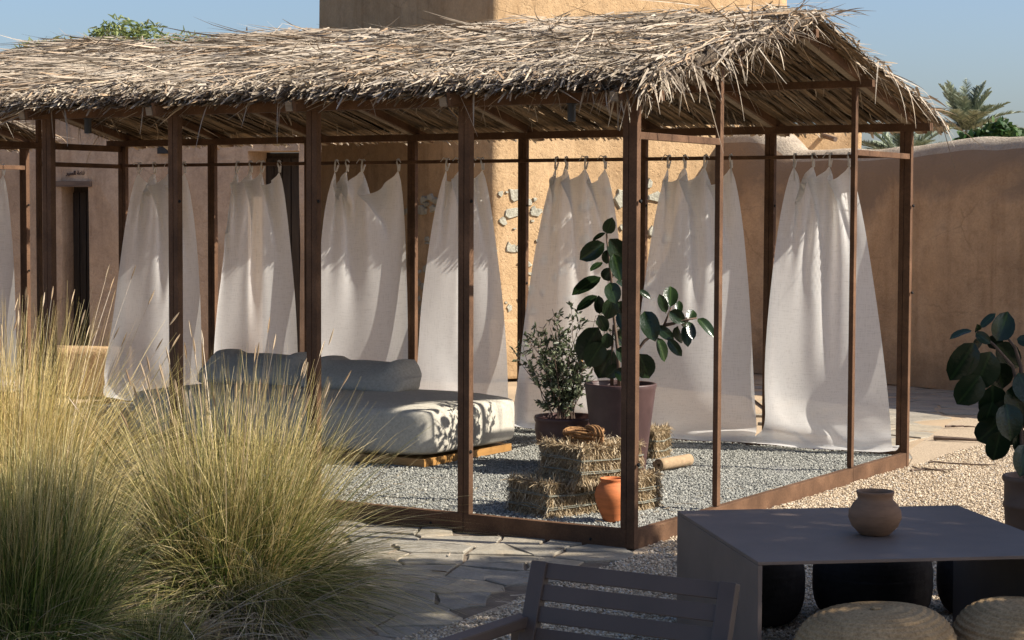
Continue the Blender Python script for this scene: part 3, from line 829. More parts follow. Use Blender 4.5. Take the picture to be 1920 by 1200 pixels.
# local: x = -a (towards the lit end is +), y = g
def frame(root, nb):
    L = nb * BAY
    W2 = 0.035
    st = M['steel']
    for i in range(nb + 1):
        x_ = -i * BAY
        for (y_, sgn) in ((0.0, 1), (WID, -1)):
            if i == 0 or i == nb:
                e = -1 if i == 0 else 1
                box('post', (x_ + e * 0.0, y_, (PLT + 0) / 2), (0.046, 0.042, PLT), st, root)
                box('post', (x_ + e * 0.0415, y_, (PLT + TOPB) / 2), (0.032, 0.04, PLT - TOPB), st, root)
            else:
                box('post', (x_ - 0.0185, y_, (PLT + TOPB) / 2), (0.034, 0.042, PLT - TOPB), st, root)
                box('post', (x_ + 0.0185, y_, (PLT + TOPB) / 2), (0.034, 0.042, PLT - TOPB), st, root)
            if i in (0, 1, 2, 3):
                hb_ = 0.42 if sgn > 0 else 1.15
                bm = bmesh.new(); bmesh.ops.create_icosphere(bm, subdivisions=1, radius=0.011, matrix=Matrix.Translation((x_ + 0.037, y_ - 0.008, hb_)))
                bmobj('bolt', bm, M['bolt'], root)
                bm = bmesh.new(); bmesh.ops.create_icosphere(bm, subdivisions=1, radius=0.011, matrix=Matrix.Translation((x_ + 0.037, y_ - 0.008, 1.72)))
                bmobj('bolt', bm, M['bolt'], root)
        # rafters of the two slopes
        rx = x_ + (0.03 if i == nb else (-0.0 if i else -0.0))
        for sgn in (0, 1):
            y0, y1 = (-0.22, WID / 2 - 0.02) if sgn == 0 else (WID + 0.22, WID / 2 + 0.02)
            zz = lambda q: PLT + 0.065 + (q if q < WID / 2 else WID - q) * PIT_S
            bar('rafter', (rx, y0, zz(y0)), (rx, y1, zz(y1)), 0.045, 0.05, M['rafter'], root)
            bar('rafter', (rx + 0.036, y0, zz(y0) + 0.012), (rx + 0.036, y1, zz(y1) + 0.012), 0.022, 0.07, st, root)
    # base beams, one board per two bays on the long sides
    i = 0
    cuts = [0, 1, 3, 5, nb]
    for (A, B) in zip(cuts[:-1], cuts[1:]):
        for y_ in (0.0, WID):
            xa, xb = -A * BAY - (0.024 if A == 0 else 0.0015), -B * BAY + (0.024 if B == nb else 0.0015)
            box('base_beam', ((xa + xb) / 2, y_, TOPB / 2 - 0.01), (abs(xa - xb), 0.044, TOPB + 0.02), st, root)
            for q in (0.12, ):
                bm = bmesh.new(); bmesh.ops.create_icosphere(bm, subdivisions=1, radius=0.009, matrix=Matrix.Translation((xa - 0.2, y_ - 0.022, 0.03)))
                bmobj('bolt', bm, M['bolt'], root)
    for e, x_ in ((0, 0.0), (1, -L)):
        for (ya, yb) in ((0.023, WID * 0.75 - 0.001), (WID * 0.75 + 0.001, WID - 0.023)):
            box('base_beam', (x_, (ya + yb) / 2, TOPB / 2 - 0.012), (0.042, yb - ya, TOPB + 0.016), st, root)
        for t_ in (0.25, 0.75):
            y_ = WID * t_
            ht = PLT + 0.03 + min(y_, WID - y_) * PIT_S
            box('post', (x_, y_, (ht + TOPB) / 2), (0.03, 0.042, ht - TOPB), st, root)
        for (ya, yb) in ((0.023, WID * 0.25 - 0.022), (WID * 0.75 + 0.022, WID - 0.023)):
            box('tie_bar', (x_, (ya + yb) / 2, 2.043), (0.03, yb - ya, 0.036), st, root)
        if e == 1:
            box('tie_beam', (x_, WID * 0.5, PLT - 0.02), (0.036, WID - 0.05, 0.05), st, root)
    # plates, purlins, ridge
    for y_ in (0.0, WID):
        box('wall_plate', (-L / 2, y_, PLT + 0.026), (L + 0.3, 0.05, 0.052), st, root)
    for y_ in (WID * 0.25, WID * 0.75):
        box('purlin', (-L / 2, y_, PLT + 0.03 + WID * 0.25 * PIT_S - 0.001), (L + 0.24, 0.045, 0.045), st, root)
    box('ridge_beam', (-L / 2, WID / 2, PLT + 0.03 + WID * 0.5 * PIT_S), (L + 0.3, 0.045, 0.05), st, root)
    # curtain rod along the rear
    bar('curtain_rod', (-0.05, WID - 0.036, 2.048), (-L + 0.05, WID - 0.036, 2.048), 0.022, 0.026, st, root)

def roof_z(y_, lift=0.0):
    return PLT + 0.10 + np.minimum(y_, WID - y_) * PIT_S + lift

def thatch(root, L, seed, dens=1.0, gaps=True):
    r = np.random.default_rng(seed)
    sl_ = math.sqrt(1 + PIT_S ** 2)
    # opaque bed on the front slope
    nx, ny = 120, 26
    ys = np.linspace(-0.16, WID / 2 + 0.05, ny + 1); xs_ = np.linspace(-L - 0.25, 0.17, nx + 1)
    X, Y = np.meshgrid(xs_, ys)
    dz = 0.025 * smooth_noise(X * 5, Y * 7, seed + 1, 4)
    Zt = PLT + 0.145 + Y * PIT_S + dz
    Zb = np.repeat((PLT + 0.105 + ys * PIT_S)[:, None], nx + 1, 1)
    X2 = X + 0.05 * smooth_noise(Y * 9, X * 9, seed + 2, 3) * (np.abs(X + L / 2) > L / 2 + 0.2)
    Y2 = Y + 0.03 * smooth_noise(X * 12, Y * 2, seed + 3, 3)
    V = np.concatenate([np.stack([X2, Y2, Zt], -1).reshape(-1, 3), np.stack([X2, Y2, Zb], -1).reshape(-1, 3)])
    i = (np.arange(ny)[:, None] * (nx + 1) + np.arange(nx)[None, :])
    Ft = np.stack([i, i + 1, i + nx + 2, i + nx + 1], -1).reshape(-1, 4)
    Fb = Ft[:, ::-1] + (nx + 1) * (ny + 1)
    e = np.arange(nx); off = (nx + 1) * (ny + 1)
    Fe = np.stack([e + 1, e, e + off, e + 1 + off], -1)
    e2 = np.arange(ny) * (nx + 1) + nx
    Fr = np.stack([e2, e2 + off, e2 + nx + 1 + off, e2 + nx + 1], -1)
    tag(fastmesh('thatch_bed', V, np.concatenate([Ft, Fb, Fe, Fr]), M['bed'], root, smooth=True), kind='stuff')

    nx2, ny2 = 260, 24
    xs2 = np.linspace(-L - 0.22, 0.14, nx2 + 1); ys2 = np.linspace(WID / 2, WID + 0.22, ny2 + 1)
    X, Y = np.meshgrid(xs2, ys2)
    V = np.stack([X, Y, PLT + 0.135 + (WID - Y) * PIT_S + 0.006 * smooth_noise(X * 9, Y * 9, seed + 4, 2)], -1).reshape(-1, 3)
    i = (np.arange(ny2)[:, None] * (nx2 + 1) + np.arange(nx2)[None, :])
    Fr2 = np.stack([i, i + 1, i + nx2 + 2, i + nx2 + 1], -1).reshape(-1, 4)
    if gaps:
        c_ = V[Fr2].mean(1)
        hole = (smooth_noise(c_[:, 0] * 2.2, c_[:, 1] * 1.2, seed + 30, 3) > 0.35) & (r.uniform(0, 1, len(Fr2)) < 0.16)
        Fr2 = Fr2[~hole]
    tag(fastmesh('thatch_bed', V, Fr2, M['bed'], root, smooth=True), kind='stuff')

    parts = []
    # shaggy leaves on the front slope
    def shag(n, front, lmin, lmax, wmin, wmax, lift0, lift1, pm, ps, yawsd):
        x_ = r.uniform(-L - 0.25, 0.19, n); y_ = r.uniform(-0.14, WID / 2 + 0.10, n)
        tuft = smooth_noise(x_ * 4.5, y_ * 5, seed + 5, 4)
        yaw = r.normal(0, yawsd, n) + 0.40 * smooth_noise(x_ * 2.3, y_ * 2.9, seed + 6, 3) - 0.42 + 0.30 * (x_ > -2.6)
        pit = r.normal(pm, ps, n) + 0.05 * tuft
        d = np.stack([np.sin(yaw), -np.cos(yaw), -np.cos(yaw) * PIT_S + pit], -1)
        l = r.uniform(lmin, lmax, n) ** 1.0
        lift = lift0 + (lift1 - lift0) * r.uniform(0, 1, n) + 0.034 * tuft
        z_ = PLT + 0.13 + y_ * PIT_S + lift
        p = np.stack([x_, y_, z_], -1)
        # keep tips from hanging far past the eave
        over = (-0.17 - (y_ + d[:, 1] * l))
        l = np.where(over > 0, np.maximum(0.08, l - over), l)
        dr = np.stack([r.normal(0, 0.14, n), r.normal(0, 0.05, n), r.normal(-0.06, 0.10, n)], -1)
        if not front:
            p[:, 1] = WID - p[:, 1]; d[:, 1] *= -1; dr[:, 1] *= -1
        return strips(p, d, l, r.uniform(wmin, wmax, n), 4, dr, r.normal(0, 0.8, n), 0.12, 0.8)
    parts.append(shag(int(9500 * dens), True, 0.3, 0.75, 0.009, 0.024, 0.0, 0.06, 0.0, 0.065, 0.28))
    parts.append(shag(int(6000 * dens), True, 0.2, 0.6, 0.005, 0.012, 0.02, 0.085, 0.02, 0.11, 0.45))
    parts.append(shag(int(2200 * dens), True, 0.15, 0.45, 0.006, 0.018, 0.03, 0.09, 0.03, 0.12, 1.0))
    parts.append(shag(int(420 * dens), True, 0.25, 0.5, 0.02, 0.038, 0.02, 0.06, 0.02, 0.05, 0.45))
    parts.append(shag(int(2600 * dens), False, 0.25, 0.5, 0.012, 0.024, 0.0, 0.05, 0.0, 0.05, 0.2))
    # tufts of stems standing up along the ridge and over the slope
    n = int(850 * dens)
    cx = r.uniform(-L - 0.2, 0.2, int(60 * dens)); ci = r.integers(0, len(cx), n)
    x_ = cx[ci] + r.normal(0, 0.12, n); y_ = WID / 2 - np.abs(r.normal(0.0, 0.22, n)) + 0.1
    yaw = r.normal(0.0, 0.35, n)
    d = np.stack([0.55 + 0.3 * np.cos(yaw), 0.6 * np.sin(yaw) + 0.35, r.uniform(0.0, 0.28, n)], -1)
    z_ = roof_z(y_, 0.05)
    parts.append(strips(np.stack([x_, y_, z_], -1), d, r.uniform(0.1, 0.27, n), r.uniform(0.006, 0.014, n), 4,
                        np.stack([r.normal(0, 0.1, n), r.normal(0, 0.1, n), r.uniform(-0.35, 0.05, n)], -1), r.normal(0, 0.9, n), 0.1, 0.8))
    # cut ends along the front eave: short and hanging
    n = int(5200 * dens)
    x_ = r.uniform(-L - 0.25, 0.2, n); y_ = r.uniform(-0.19, -0.06, n)
    h_ = r.uniform(0.0, 1, n)
    z_ = PLT + 0.07 + 0.095 * h_ + 0.018 * smooth_noise(x_ * 9, y_ * 0, seed + 9, 3)
    d = np.stack([r.normal(0.1, 0.35, n), -np.ones(n), r.normal(-0.4, 0.35, n)], -1)
    parts.append(strips(np.stack([x_, y_, z_], -1), d, r.uniform(0.03, 0.12, n), r.uniform(0.006, 0.015, n), 2, None, r.normal(0, 1, n), 0.5, 0.9))
    # long loose ones hanging off the eave
    n = int(26 * dens)
    x_ = r.uniform(-L, 0.2, n)
    d = np.stack([r.normal(0.4, 0.5, n), -np.ones(n) * 0.5, r.normal(-0.5, 0.3, n)], -1)
    parts.append(strips(np.stack([x_, np.full(n, -0.12), np.full(n, PLT + 0.09)], -1), d, r.uniform(0.12, 0.3, n), r.uniform(0.006, 0.013, n), 5,
                        np.stack([r.normal(0, 0.2, n), r.normal(0, 0.1, n), r.uniform(-0.7, -0.2, n)], -1), None, 0.2, 0.9))
    # gable ends
    for ex, sg in ((0.0, 1), (-L, -1)):
        n = int(1300 * dens)
        y_ = r.uniform(-0.1, WID + 0.18, n)
        tuft = smooth_noise(y_ * 4.0, y_ * 0 + ex, seed + 12, 3)
        x_ = ex + sg * r.uniform(-0.04, 0.13, n)
        front = np.where(y_ < WID / 2, -1.0, 1.0)
        d = np.stack([sg * r.normal(0.35, 0.4, n), front * r.uniform(0.1, 1.2, n), r.normal(-0.12, 0.22, n) + 0.1 * tuft], -1)
        z_ = roof_z(y_, r.uniform(0.0, 0.10, n))
        dr = np.stack([r.normal(0, 0.1, n), front * r.uniform(-0.1, 0.3, n), r.uniform(-0.55, 0.05, n)], -1)
        parts.append(strips(np.stack([x_, y_, z_], -1), d, np.where(front < 0, r.uniform(0.1, 0.26, n), r.uniform(0.06, 0.2, n)) * (1 + 0.35 * tuft), r.uniform(0.006, 0.016, n), 5, dr, r.normal(0, 0.8, n), 0.12, 0.85))
        # corner bundle at the front eave end, folded down
        n = int(420 * dens)
        y_ = -0.12 + 0.95 * r.uniform(0, 1, n) ** 1.4; x_ = ex + sg * (0.15 - 0.40 * r.uniform(0, 1, n) ** 1.5)
        d = np.stack([sg * r.uniform(-0.2, 0.75, n), r.normal(-0.75, 0.3, n), r.normal(-0.38, 0.25, n)], -1)
        parts.append(strips(np.stack([x_, y_, roof_z(y_, r.uniform(0.0, 0.07, n))], -1), d, r.uniform(0.08, 0.22, n), r.uniform(0.010, 0.022, n), 4,
                            np.stack([r.normal(0, 0.1, n), r.normal(0, 0.1, n), r.uniform(-0.6, 0, n)], -1), r.normal(0, 0.8, n), 0.15, 0.9))
        # long thin drips hanging from the gable
        n = int(34 * dens)
        y_ = r.uniform(0.1, WID + 0.1, n)
        d = np.stack([sg * r.uniform(0.1, 0.8, n), r.normal(0.4, 0.4, n), r.uniform(-0.9, -0.1, n)], -1)
        parts.append(strips(np.stack([np.full(n, ex + sg * 0.22), y_, roof_z(y_, 0.0)], -1), d, r.uniform(0.12, 0.34, n), r.uniform(0.005, 0.011, n), 6,
                            np.stack([r.normal(0, 0.2, n), r.normal(0.1, 0.2, n), r.uniform(-0.7, -0.1, n)], -1), None, 0.2, 0.9))
    # rear eave scallops
    n = int(2600 * dens)
    x_ = r.uniform(-L - 0.2, 0.16, n); y_ = WID + r.uniform(0.2, 0.28, n)
    sc = 0.03 * np.abs(np.sin(x_ * 9.5 + 0.6 * np.sin(x_ * 3))) 
    d = np.stack([r.normal(0, 0.2, n), np.ones(n), r.normal(-0.35, 0.12, n)], -1)
    parts.append(strips(np.stack([x_, y_, PLT + 0.09 - (y_ - WID) * PIT_S + r.uniform(-0.005, 0.05, n)], -1), d, 0.05 + sc + r.uniform(0, 0.025, n), r.uniform(0.014, 0.024, n), 2, None, r.normal(0, 0.6, n), 0.7, 0.95))
    V, F, A = join(parts)
    tag(fastmesh('thatch_leaves', V, F, M['thatch'], root, along=A), kind='stuff')

    # reed lining under both slopes, seen from below, with chinks of light
    ps = []
    for rear in (1, 0):
        for layer in range(2):
            k = int((L + 0.5) / 0.0165)
            for seg in range(3):
                x_ = -L - 0.25 + (np.arange(k) + 0.5) / k * (L + 0.41) + r.normal(0, 0.003, k)
                y0 = -0.2 + seg * 0.72 + r.normal(0, 0.04, k)
                keepp = r.uniform(0, 1, k) > (0.03 if rear else 0.0)
                if gaps and rear:
                    dens_ = smooth_noise(x_ * 2.6, x_ * 0 + seg * 2.0, seed + 20, 3)
                    keepp &= ~((dens_ > 0.62) & (r.uniform(0, 1, k) < 0.45))
                x_, y0 = x_[keepp], y0[keepp]; kk = len(x_)
                yaw = r.normal(0, 0.03, kk)
                d = np.stack([np.sin(yaw), np.cos(yaw), np.cos(yaw) * PIT_S], -1)
                p = np.stack([x_, y0, PLT + 0.093 + 0.014 * layer + y0 * PIT_S + r.uniform(-0.006, 0.006, kk)], -1)
                if rear:
                    p[:, 1] = WID - p[:, 1]; d[:, 1] *= -1
                ps.append(strips(p, d, np.full(kk, 0.8) + r.uniform(-0.05, 0.08, kk), r.uniform(0.014, 0.023, kk), 2, None, r.normal(0, 0.35, kk), 0.8, 1.0, 0.1))
    V, F, A = join(ps)
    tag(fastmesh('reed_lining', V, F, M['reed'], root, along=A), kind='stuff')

frame(pav, 7)
thatch(pav, 7 * BAY, 41)
pav2 = thing('thatched_pavilion', 'second thatched pavilion cut off by the left edge of the photo', 'pavilion', PW(8.13 * BAY, 0.0), -YAW)
frame(pav2, 3)
thatch(pav2, 3 * BAY, 91, 0.45, False)

# black downlights hanging under the front eave
for (a_, lab) in ((0.365 * BAY, 'small black cylinder downlight under the eave near the pavilion corner'),
                  (3.68 * BAY, 'small black cylinder downlight under the eave at the far left')):
    t = thing('downlight', lab, 'lamp', PW(a_, 0.0, PLT - 0.09), -YAW, 'downlights under the eave')
    bm = bmesh.new(); lathe(bm, [(0.0, 0.0), (0.018, 0.0), (0.018, 0.012), (0.021, 0.0), (0.021, 0.085), (0.0, 0.085)], 18); bmobj('lamp_body', bm, M['black'], t)
    bm = bmesh.new(); tube(bm, [(0, 0, 0.085), (0, 0, 0.09)], 0.03, n=12); bmobj('ceiling_plate', bm, M['black'], t)

# ------------------------------------------------------------------ curtains: mass-spring cloth, tied at four points and at the lower corners
def simulate(specs, NX=37, NZ=53, steps=130, iters=9):
    """specs: list of (bay index, tie positions in bays (4, right to left)); local pavilion coords"""
    B = len(specs)
    Hh = 1.895
    RU = np.zeros((B, NZ)); RVX = np.ones((B, NZ - 1, NX))
    X = np.zeros((B, NZ, NX, 3)); inv = np.ones((B, NZ, NX))
    u = np.linspace(0, 1, NX); v = np.linspace(0, 1, NZ)
    r = np.random.default_rng(5)
    for b, (bi, ties, spread) in enumerate(specs):
        tx = np.array([-q * BAY for q in ties])
        prop = (np.array(ties) - ties[0]) / (ties[3] - ties[0])
        pins = np.round((0.5 * prop + 0.5 * np.array([0, 1 / 3, 2 / 3, 1])) * (NX - 1)).astype(int)
        PINS.append(pins)
        span = abs(tx[3] - tx[0])
        RU[b] = (span + (BAY * abs(spread[1] - spread[0]) - span) * v ** 0.55) * (1.01 + 0.06 * (1 - v) + 1.75 * np.exp(-v / 0.075)) / (NX - 1)
        uc, vc = r.uniform(0.3, 0.6), r.uniform(0.14, 0.3)
        RVX[b] = 1 + 0.16 * np.exp(-((u[None] - uc) / 0.2) ** 2 - ((v[:-1, None] - vc) / 0.13) ** 2)
        topx = np.interp(u, pins / (NX - 1), tx)
        botx = np.interp(u, [0, 1], [-(bi + spread[0]) * BAY, -(bi + spread[1]) * BAY])
        e = v[:, None] ** 0.7
        X[b, :, :, 0] = topx[None] * (1 - e) + botx[None] * e
        X[b, :, :, 1] = WID - 0.06 + (0.045 * np.sin(u * (4.3 + 0.9 * (b % 3)) * np.pi + b * 1.7)[None] * (1 - v[:, None]) + r.normal(0, 0.004, (NZ, NX)))
        X[b, :, :, 2] = 2.0 - v[:, None] * 1.88
        for q in range(4):
            ii = pins[q]
            inv[b, 0, ii] = 0
            X[b, 0, ii] = (tx[q], WID - 0.05 + 0.012 * (-1) ** q, 1.985)
        # the hem is stretched between the feet of the posts
        inv[b, NZ - 1, :] = 0
        X[b, NZ - 1, :, 0] = -(bi + spread[0] + (spread[1] - spread[0]) * u) * BAY
        X[b, NZ - 1, :, 1] = WID - 0.055 - 0.022 * np.sin(u * np.pi) * (1 + 0.8 * np.sin(u * 13 + b * 2))
        X[b, NZ - 1, :, 2] = 0.125 + r.uniform(-0.01, 0.02) * (1 - u) - 0.024 * np.sin(u * np.pi)
        inv[b, NZ - 2, 0] = inv[b, NZ - 2, -1] = 1
    rv = Hh / (NZ - 1)
    ru = RU[:, :, None, None]; rd = np.sqrt(ru * ru + rv * rv)
    cons = []
    def C(s1, s2, rest, k, comp=1.0):
        cons.append((s1, s2, rest, k, comp))
    sl = slice
    for st in (0, 1):
        C((sl(None), sl(None), sl(st, NX - 1, 2)), (sl(None), sl(None), sl(st + 1, NX, 2)), ru, 1.0)
        C((sl(None), sl(st, NZ - 1, 2), sl(None)), (sl(None), sl(st + 1, NZ, 2), sl(None)), (rv * RVX[:, st:NZ - 1:2])[..., None], 1.0)
        C((sl(None), sl(st, NZ - 1, 2), sl(0, NX - 1)), (sl(None), sl(st + 1, NZ, 2), sl(1, NX)), rd[:, st:NZ - 1:2], 0.3)
        C((sl(None), sl(st, NZ - 1, 2), sl(1, NX)), (sl(None), sl(st + 1, NZ, 2), sl(0, NX - 1)), rd[:, st:NZ - 1:2], 0.3)
    for st in (0, 1, 2, 3):
        a1 = [q for q in range(NX - 2) if q % 4 == st]; a1 = np.array(a1)
        C((sl(None), sl(None), a1), (sl(None), sl(None), a1 + 2), 2 * ru, 0.05)
        a2 = np.array([q for q in range(NZ - 2) if q % 4 == st])
        C((sl(None), a2, sl(None)), (sl(None), a2 + 2, sl(None)), 2 * rv, 0.05)
    prev = X.copy(); dt = 1 / 40.
    for s in range(steps):
        vel = (X - prev) * 0.965
        prev = X.copy()
        acc = np.zeros_like(X); acc[..., 2] = -1.1
        fade = max(0.0, 1 - s / (steps * 0.85))
        ph = np.arange(B)[:, None, None] * 1.9
        acc[..., 1] += 1.4 * fade * np.sin(X[..., 0] * 7 + X[..., 2] * 3.5 + ph + s * 0.07)
        acc[..., 0] += 1.0 * ((1 - 2 * u) ** 3)[None, None, :] * np.sin(np.pi * v)[None, :, None]   # breeze bellying the cloth out
        X = X + (vel + acc * dt * dt) * inv[..., None]
        for it in range(iters):
            for (s1, s2, rest, k, _) in cons:
                A_, B_ = X[s1], X[s2]
                d = B_ - A_
                ln = np.sqrt((d * d).sum(-1, keepdims=True)) + 1e-9
                w1, w2 = inv[s1][..., None], inv[s2][..., None]
                ws = w1 + w2; ws = np.where(ws == 0, 1, ws)
                cr = d * ((ln - rest) / ln * k / ws)
                X[s1] = A_ + cr * w1
                X[s2] = X[s2] - cr * w2
            np.clip(X[..., 1], WID - 0.40, WID - 0.035, out=X[..., 1])
            np.clip(X[..., 2], FLOOR + 0.02, 3, out=X[..., 2])
    return X

PINS = []
CURT = [(0, (0.41, 0.54, 0.67, 0.80), (0.02, 1.02)), (1, (1.285, 1.48, 1.644, 1.766), (0.03, 0.98)), (2, (2.287, 2.44, 2.61, 2.69), (0.04, 0.97)),
        (3, (3.34, 3.425, 3.54, 3.65), (0.03, 0.97)), (4, (4.11, 4.44, 4.60, 4.70), (-0.03, 0.96)), (5, (5.275, 5.44, 5.566, 5.70), (0.02, 0.97)), (6, (6.27, 6.42, 6.60, 6.757), (0.03, 1.05)),
        (0, (0.24, 0.42, 0.58, 0.72), (0.04, 0.97))]
CLAB = ['white linen curtain nearest the lit right end of the pavilion', 'white linen curtain behind the right branch of the tall rubber plant',
        'narrow-topped white linen curtain directly behind the potted rubber plant and bush', 'white linen curtain behind the right end of the daybed',
        'wide white linen curtain hanging behind the grey daybed cushions', 'white linen curtain between the daybed and the tall grass tips',
        'shaded white linen curtain nearest the dark doorway, dappled with light', 'sunlit white curtain hanging in the far left pavilion']
XS = simulate(CURT)
NZ_, NX_ = XS.shape[1:3]
def subdiv(A):
    # smooth 2x upsample by cubic-ish interpolation along both axes
    def up(A, ax):
        A = np.moveaxis(A, ax, 0)
        n = len(A); P_ = np.concatenate([2 * A[:1] - A[1:2], A, 2 * A[-1:] - A[-2:-1]])
        mid = (9 * (P_[1:n] + P_[2:n + 1]) - (P_[0:n - 1] + P_[3:n + 2])) / 16
        out = np.zeros((2 * n - 1,) + A.shape[1:]); out[0::2] = A; out[1::2] = mid
        return np.moveaxis(out, 0, ax)
    return up(up(A, 0), 1)
for b in range(len(CURT)):
    base = (OX, OY, 0) if b < 7 else PW(8.13 * BAY, 0.0)
    c = thing('linen_curtain', CLAB[b], 'curtain', base, -YAW, 'curtains hanging along the rear of the pavilions')
    G = subdiv(XS[b])
    nz, nx = G.shape[:2]
    i = np.arange(nz - 1)[:, None] * nx + np.arange(nx - 1)[None, :]
    F = np.stack([i, i + 1, i + nx + 1, i + nx], -1).reshape(-1, 4)
    fastmesh('cloth', G.reshape(-1, 3), F, M['linen'], c, smooth=True)
    # hem ribbons: a slightly thicker band along the bottom edge
    ring = [Vector(G[-1, q]) for q in range(0, nx, 3)]
    bm = bmesh.new(); tube(bm, [p + Vector((0, 0, 0.004)) for p in ring], 0.0055, n=6); bmobj('hem', bm, M['linen'], c, True)
    r = np.random.default_rng(b)
    for q in range(4):
        p = Vector(G[0, 2 * int(PINS[b][q])])
        ry, rz_ = WID - 0.036, 2.048
        bm = bmesh.new()
        pts = [p, p + Vector((0.004, -0.006, 0.03)), Vector((p.x, ry - 0.02, rz_ + 0.0)), Vector((p.x, ry - 0.016, rz_ + 0.02)), Vector((p.x + 0.004, ry, rz_ + 0.024)),
               Vector((p.x, ry + 0.018, rz_ + 0.014)), Vector((p.x, ry + 0.018, rz_ - 0.02)), p + Vector((0.006, 0.006, -0.004))]
        tube(bm, pts, 0.007, n=6)
        s_ = 1 if r.uniform() > 0.5 else -1
        tl = r.uniform(0.04, 0.11)
        if r.uniform() > 0.35:
            tube(bm, [Vector((p.x, ry - 0.018, rz_ + 0.018)), Vector((p.x + s_ * 0.02, ry - 0.03, rz_ + 0.028)), Vector((p.x + s_ * 0.045, ry - 0.03, rz_ + 0.02 - tl * 0.3))], 0.005, 0.003, n=5)
        else:
            tube(bm, [p + Vector((0.004, -0.008, 0.03)), p + Vector((s_ * 0.012, -0.014, -tl * 0.5)), p + Vector((s_ * 0.01, -0.012, -tl))], 0.0055, 0.004, n=5)
        bmobj('tie_loop', bm, M['linen'], c, True)

# ------------------------------------------------------------------ daybed and cushions
def soft_box(name, size, m, parent, bev, puff=0.02, seed=1, loc=(0, 0, 0), peak=0.0):
    sx, sy, sz = size
    bm = bmesh.new()
    add_box(bm, (0, 0, sz / 2), size)
    bmesh.ops.subdivide_edges(bm, edges=bm.edges[:], cuts=9, use_grid_fill=True)
    V = np.array([v.co[:] for v in bm.verts])
    half = np.array([sx / 2, sy / 2, sz / 2])
    Q = V - np.array([0, 0, sz / 2])
    inner = np.clip(Q, -(half - bev), half - bev)
    d = Q - inner
    ln = np.linalg.norm(d, axis=1, keepdims=True)
    Q = np.where(ln > 1e-6, inner + d / np.maximum(ln, 1e-6) * np.minimum(ln, bev), Q)
    nn = Q / half
    bul = puff * np.stack([np.sign(nn[:, 0]) * np.abs(nn[:, 0]) ** 8 * (1 - nn[:, 1] ** 2) * (1 - nn[:, 2] ** 2),
                           np.sign(nn[:, 1]) * np.abs(nn[:, 1]) ** 8 * (1 - nn[:, 0] ** 2) * (1 - nn[:, 2] ** 2),
                           (np.abs(nn[:, 2]) ** 8) * np.sign(nn[:, 2]) * (1 - nn[:, 0] ** 2) * (1 - nn[:, 1] ** 2)], -1)
    Q = Q + bul
    Q[:, 2] += 0.005 * smooth_noise(Q[:, 0] * 2.5, Q[:, 1] * 2.5, seed, 2) * (nn[:, 2] > 0)
    Q[:, 1] += 0.004 * smooth_noise(Q[:, 0] * 2.5, Q[:, 2] * 3, seed + 3, 2)
    if peak:
        ax_ = np.abs(nn[:, 0])
        ear = np.exp(-((ax_ - 0.80) / 0.13) ** 2) - 0.9 * np.clip((ax_ - 0.84) / 0.16, 0, 1)
        Q[:, 2] += peak * ear * np.clip(nn[:, 2], 0, 1) ** 2
        Q[:, 1] *= 1 - 0.35 * np.clip((ax_ - 0.55) / 0.45, 0, 1) ** 2 * np.clip(nn[:, 2] * 0.5 + 0.5, 0, 1)
        Q[:, 1] += 0.10 * np.clip(nn[:, 2] * 0.5 + 0.5, 0, 1) ** 2
    for v, q in zip(bm.verts, Q): v.co = (q[0] + loc[0], q[1] + loc[1], q[2] + sz / 2 + loc[2])
    o = bmobj(name, bm, m, parent, True)
    md = o.modifiers.new('sub', 'SUBSURF'); md.levels = 1; md.render_levels = 1
    return o
sofa = thing('daybed', 'grey boucle daybed on a honey timber base inside the pavilion', 'daybed', PW(3.48, 2.05, FLOOR), -YAW)
box('timber_base', (0, 0, 0.025), (2.40, 1.04, 0.05), M['sofawood'], sofa, bevel=0.004)
soft_box('mattress', (2.5, 1.12, 0.33), M['boucle'], sofa, 0.08, 0.02, 3, (0, 0, 0.05))
for (a_, lab, L_, hh, rz) in ((3.32, 'long grey boucle back cushion with pointed corner on the daybed', 0.80, 0.165, -YAW),
                               (4.2, 'second grey boucle back cushion half hidden by grass', 0.85, 0.18, -YAW + 0.06)):
    t = thing('back_cushion', lab, 'cushion', PW(a_, 2.27, FLOOR + 0.368), rz, 'back cushions on the daybed')
    soft_box('cushion_body', (L_, 0.36, hh), M['boucle'], t, 0.045, 0.04, int(a_ * 10), (0, 0, 0), 0.075)

# ------------------------------------------------------------------ pots and plants
def leaf_mesh(name, wr, curl, fold, seed):
    """unit length along +Y, width wr, lies in XY, bends along Z"""
    N = 7
    V = []; 
    for k in range(N + 1):
        s = k / N
        wd = wr * ((4 * s * (1 - s)) ** 0.6) if 0 < s < 1 else 0.012
        if s > 0.9: wd *= 0.9
        z0 = -curl * s * s
        for q in (-1, -0.5, 0, 0.5, 1):
            xx = q * wd / 2
            V.append((xx, s - 0.04 * abs(q) * wd, z0 + fold * abs(q) * wd + 0.012 * math.sin(9 * s + seed + q * 2) * abs(q)))
    F = []
    for k in range(N):
        for q in range(4):
            i = k * 5 + q
            F.append((i, i + 1, i + 6, i + 5))
    me = bpy.data.meshes.new(name)
    me.from_pydata(V, [], F)
    me.polygons.foreach_set('use_smooth', np.ones(len(F), dtype=bool))
    me.materials.append(M['rubber'])
    return me
LEAVES = {}
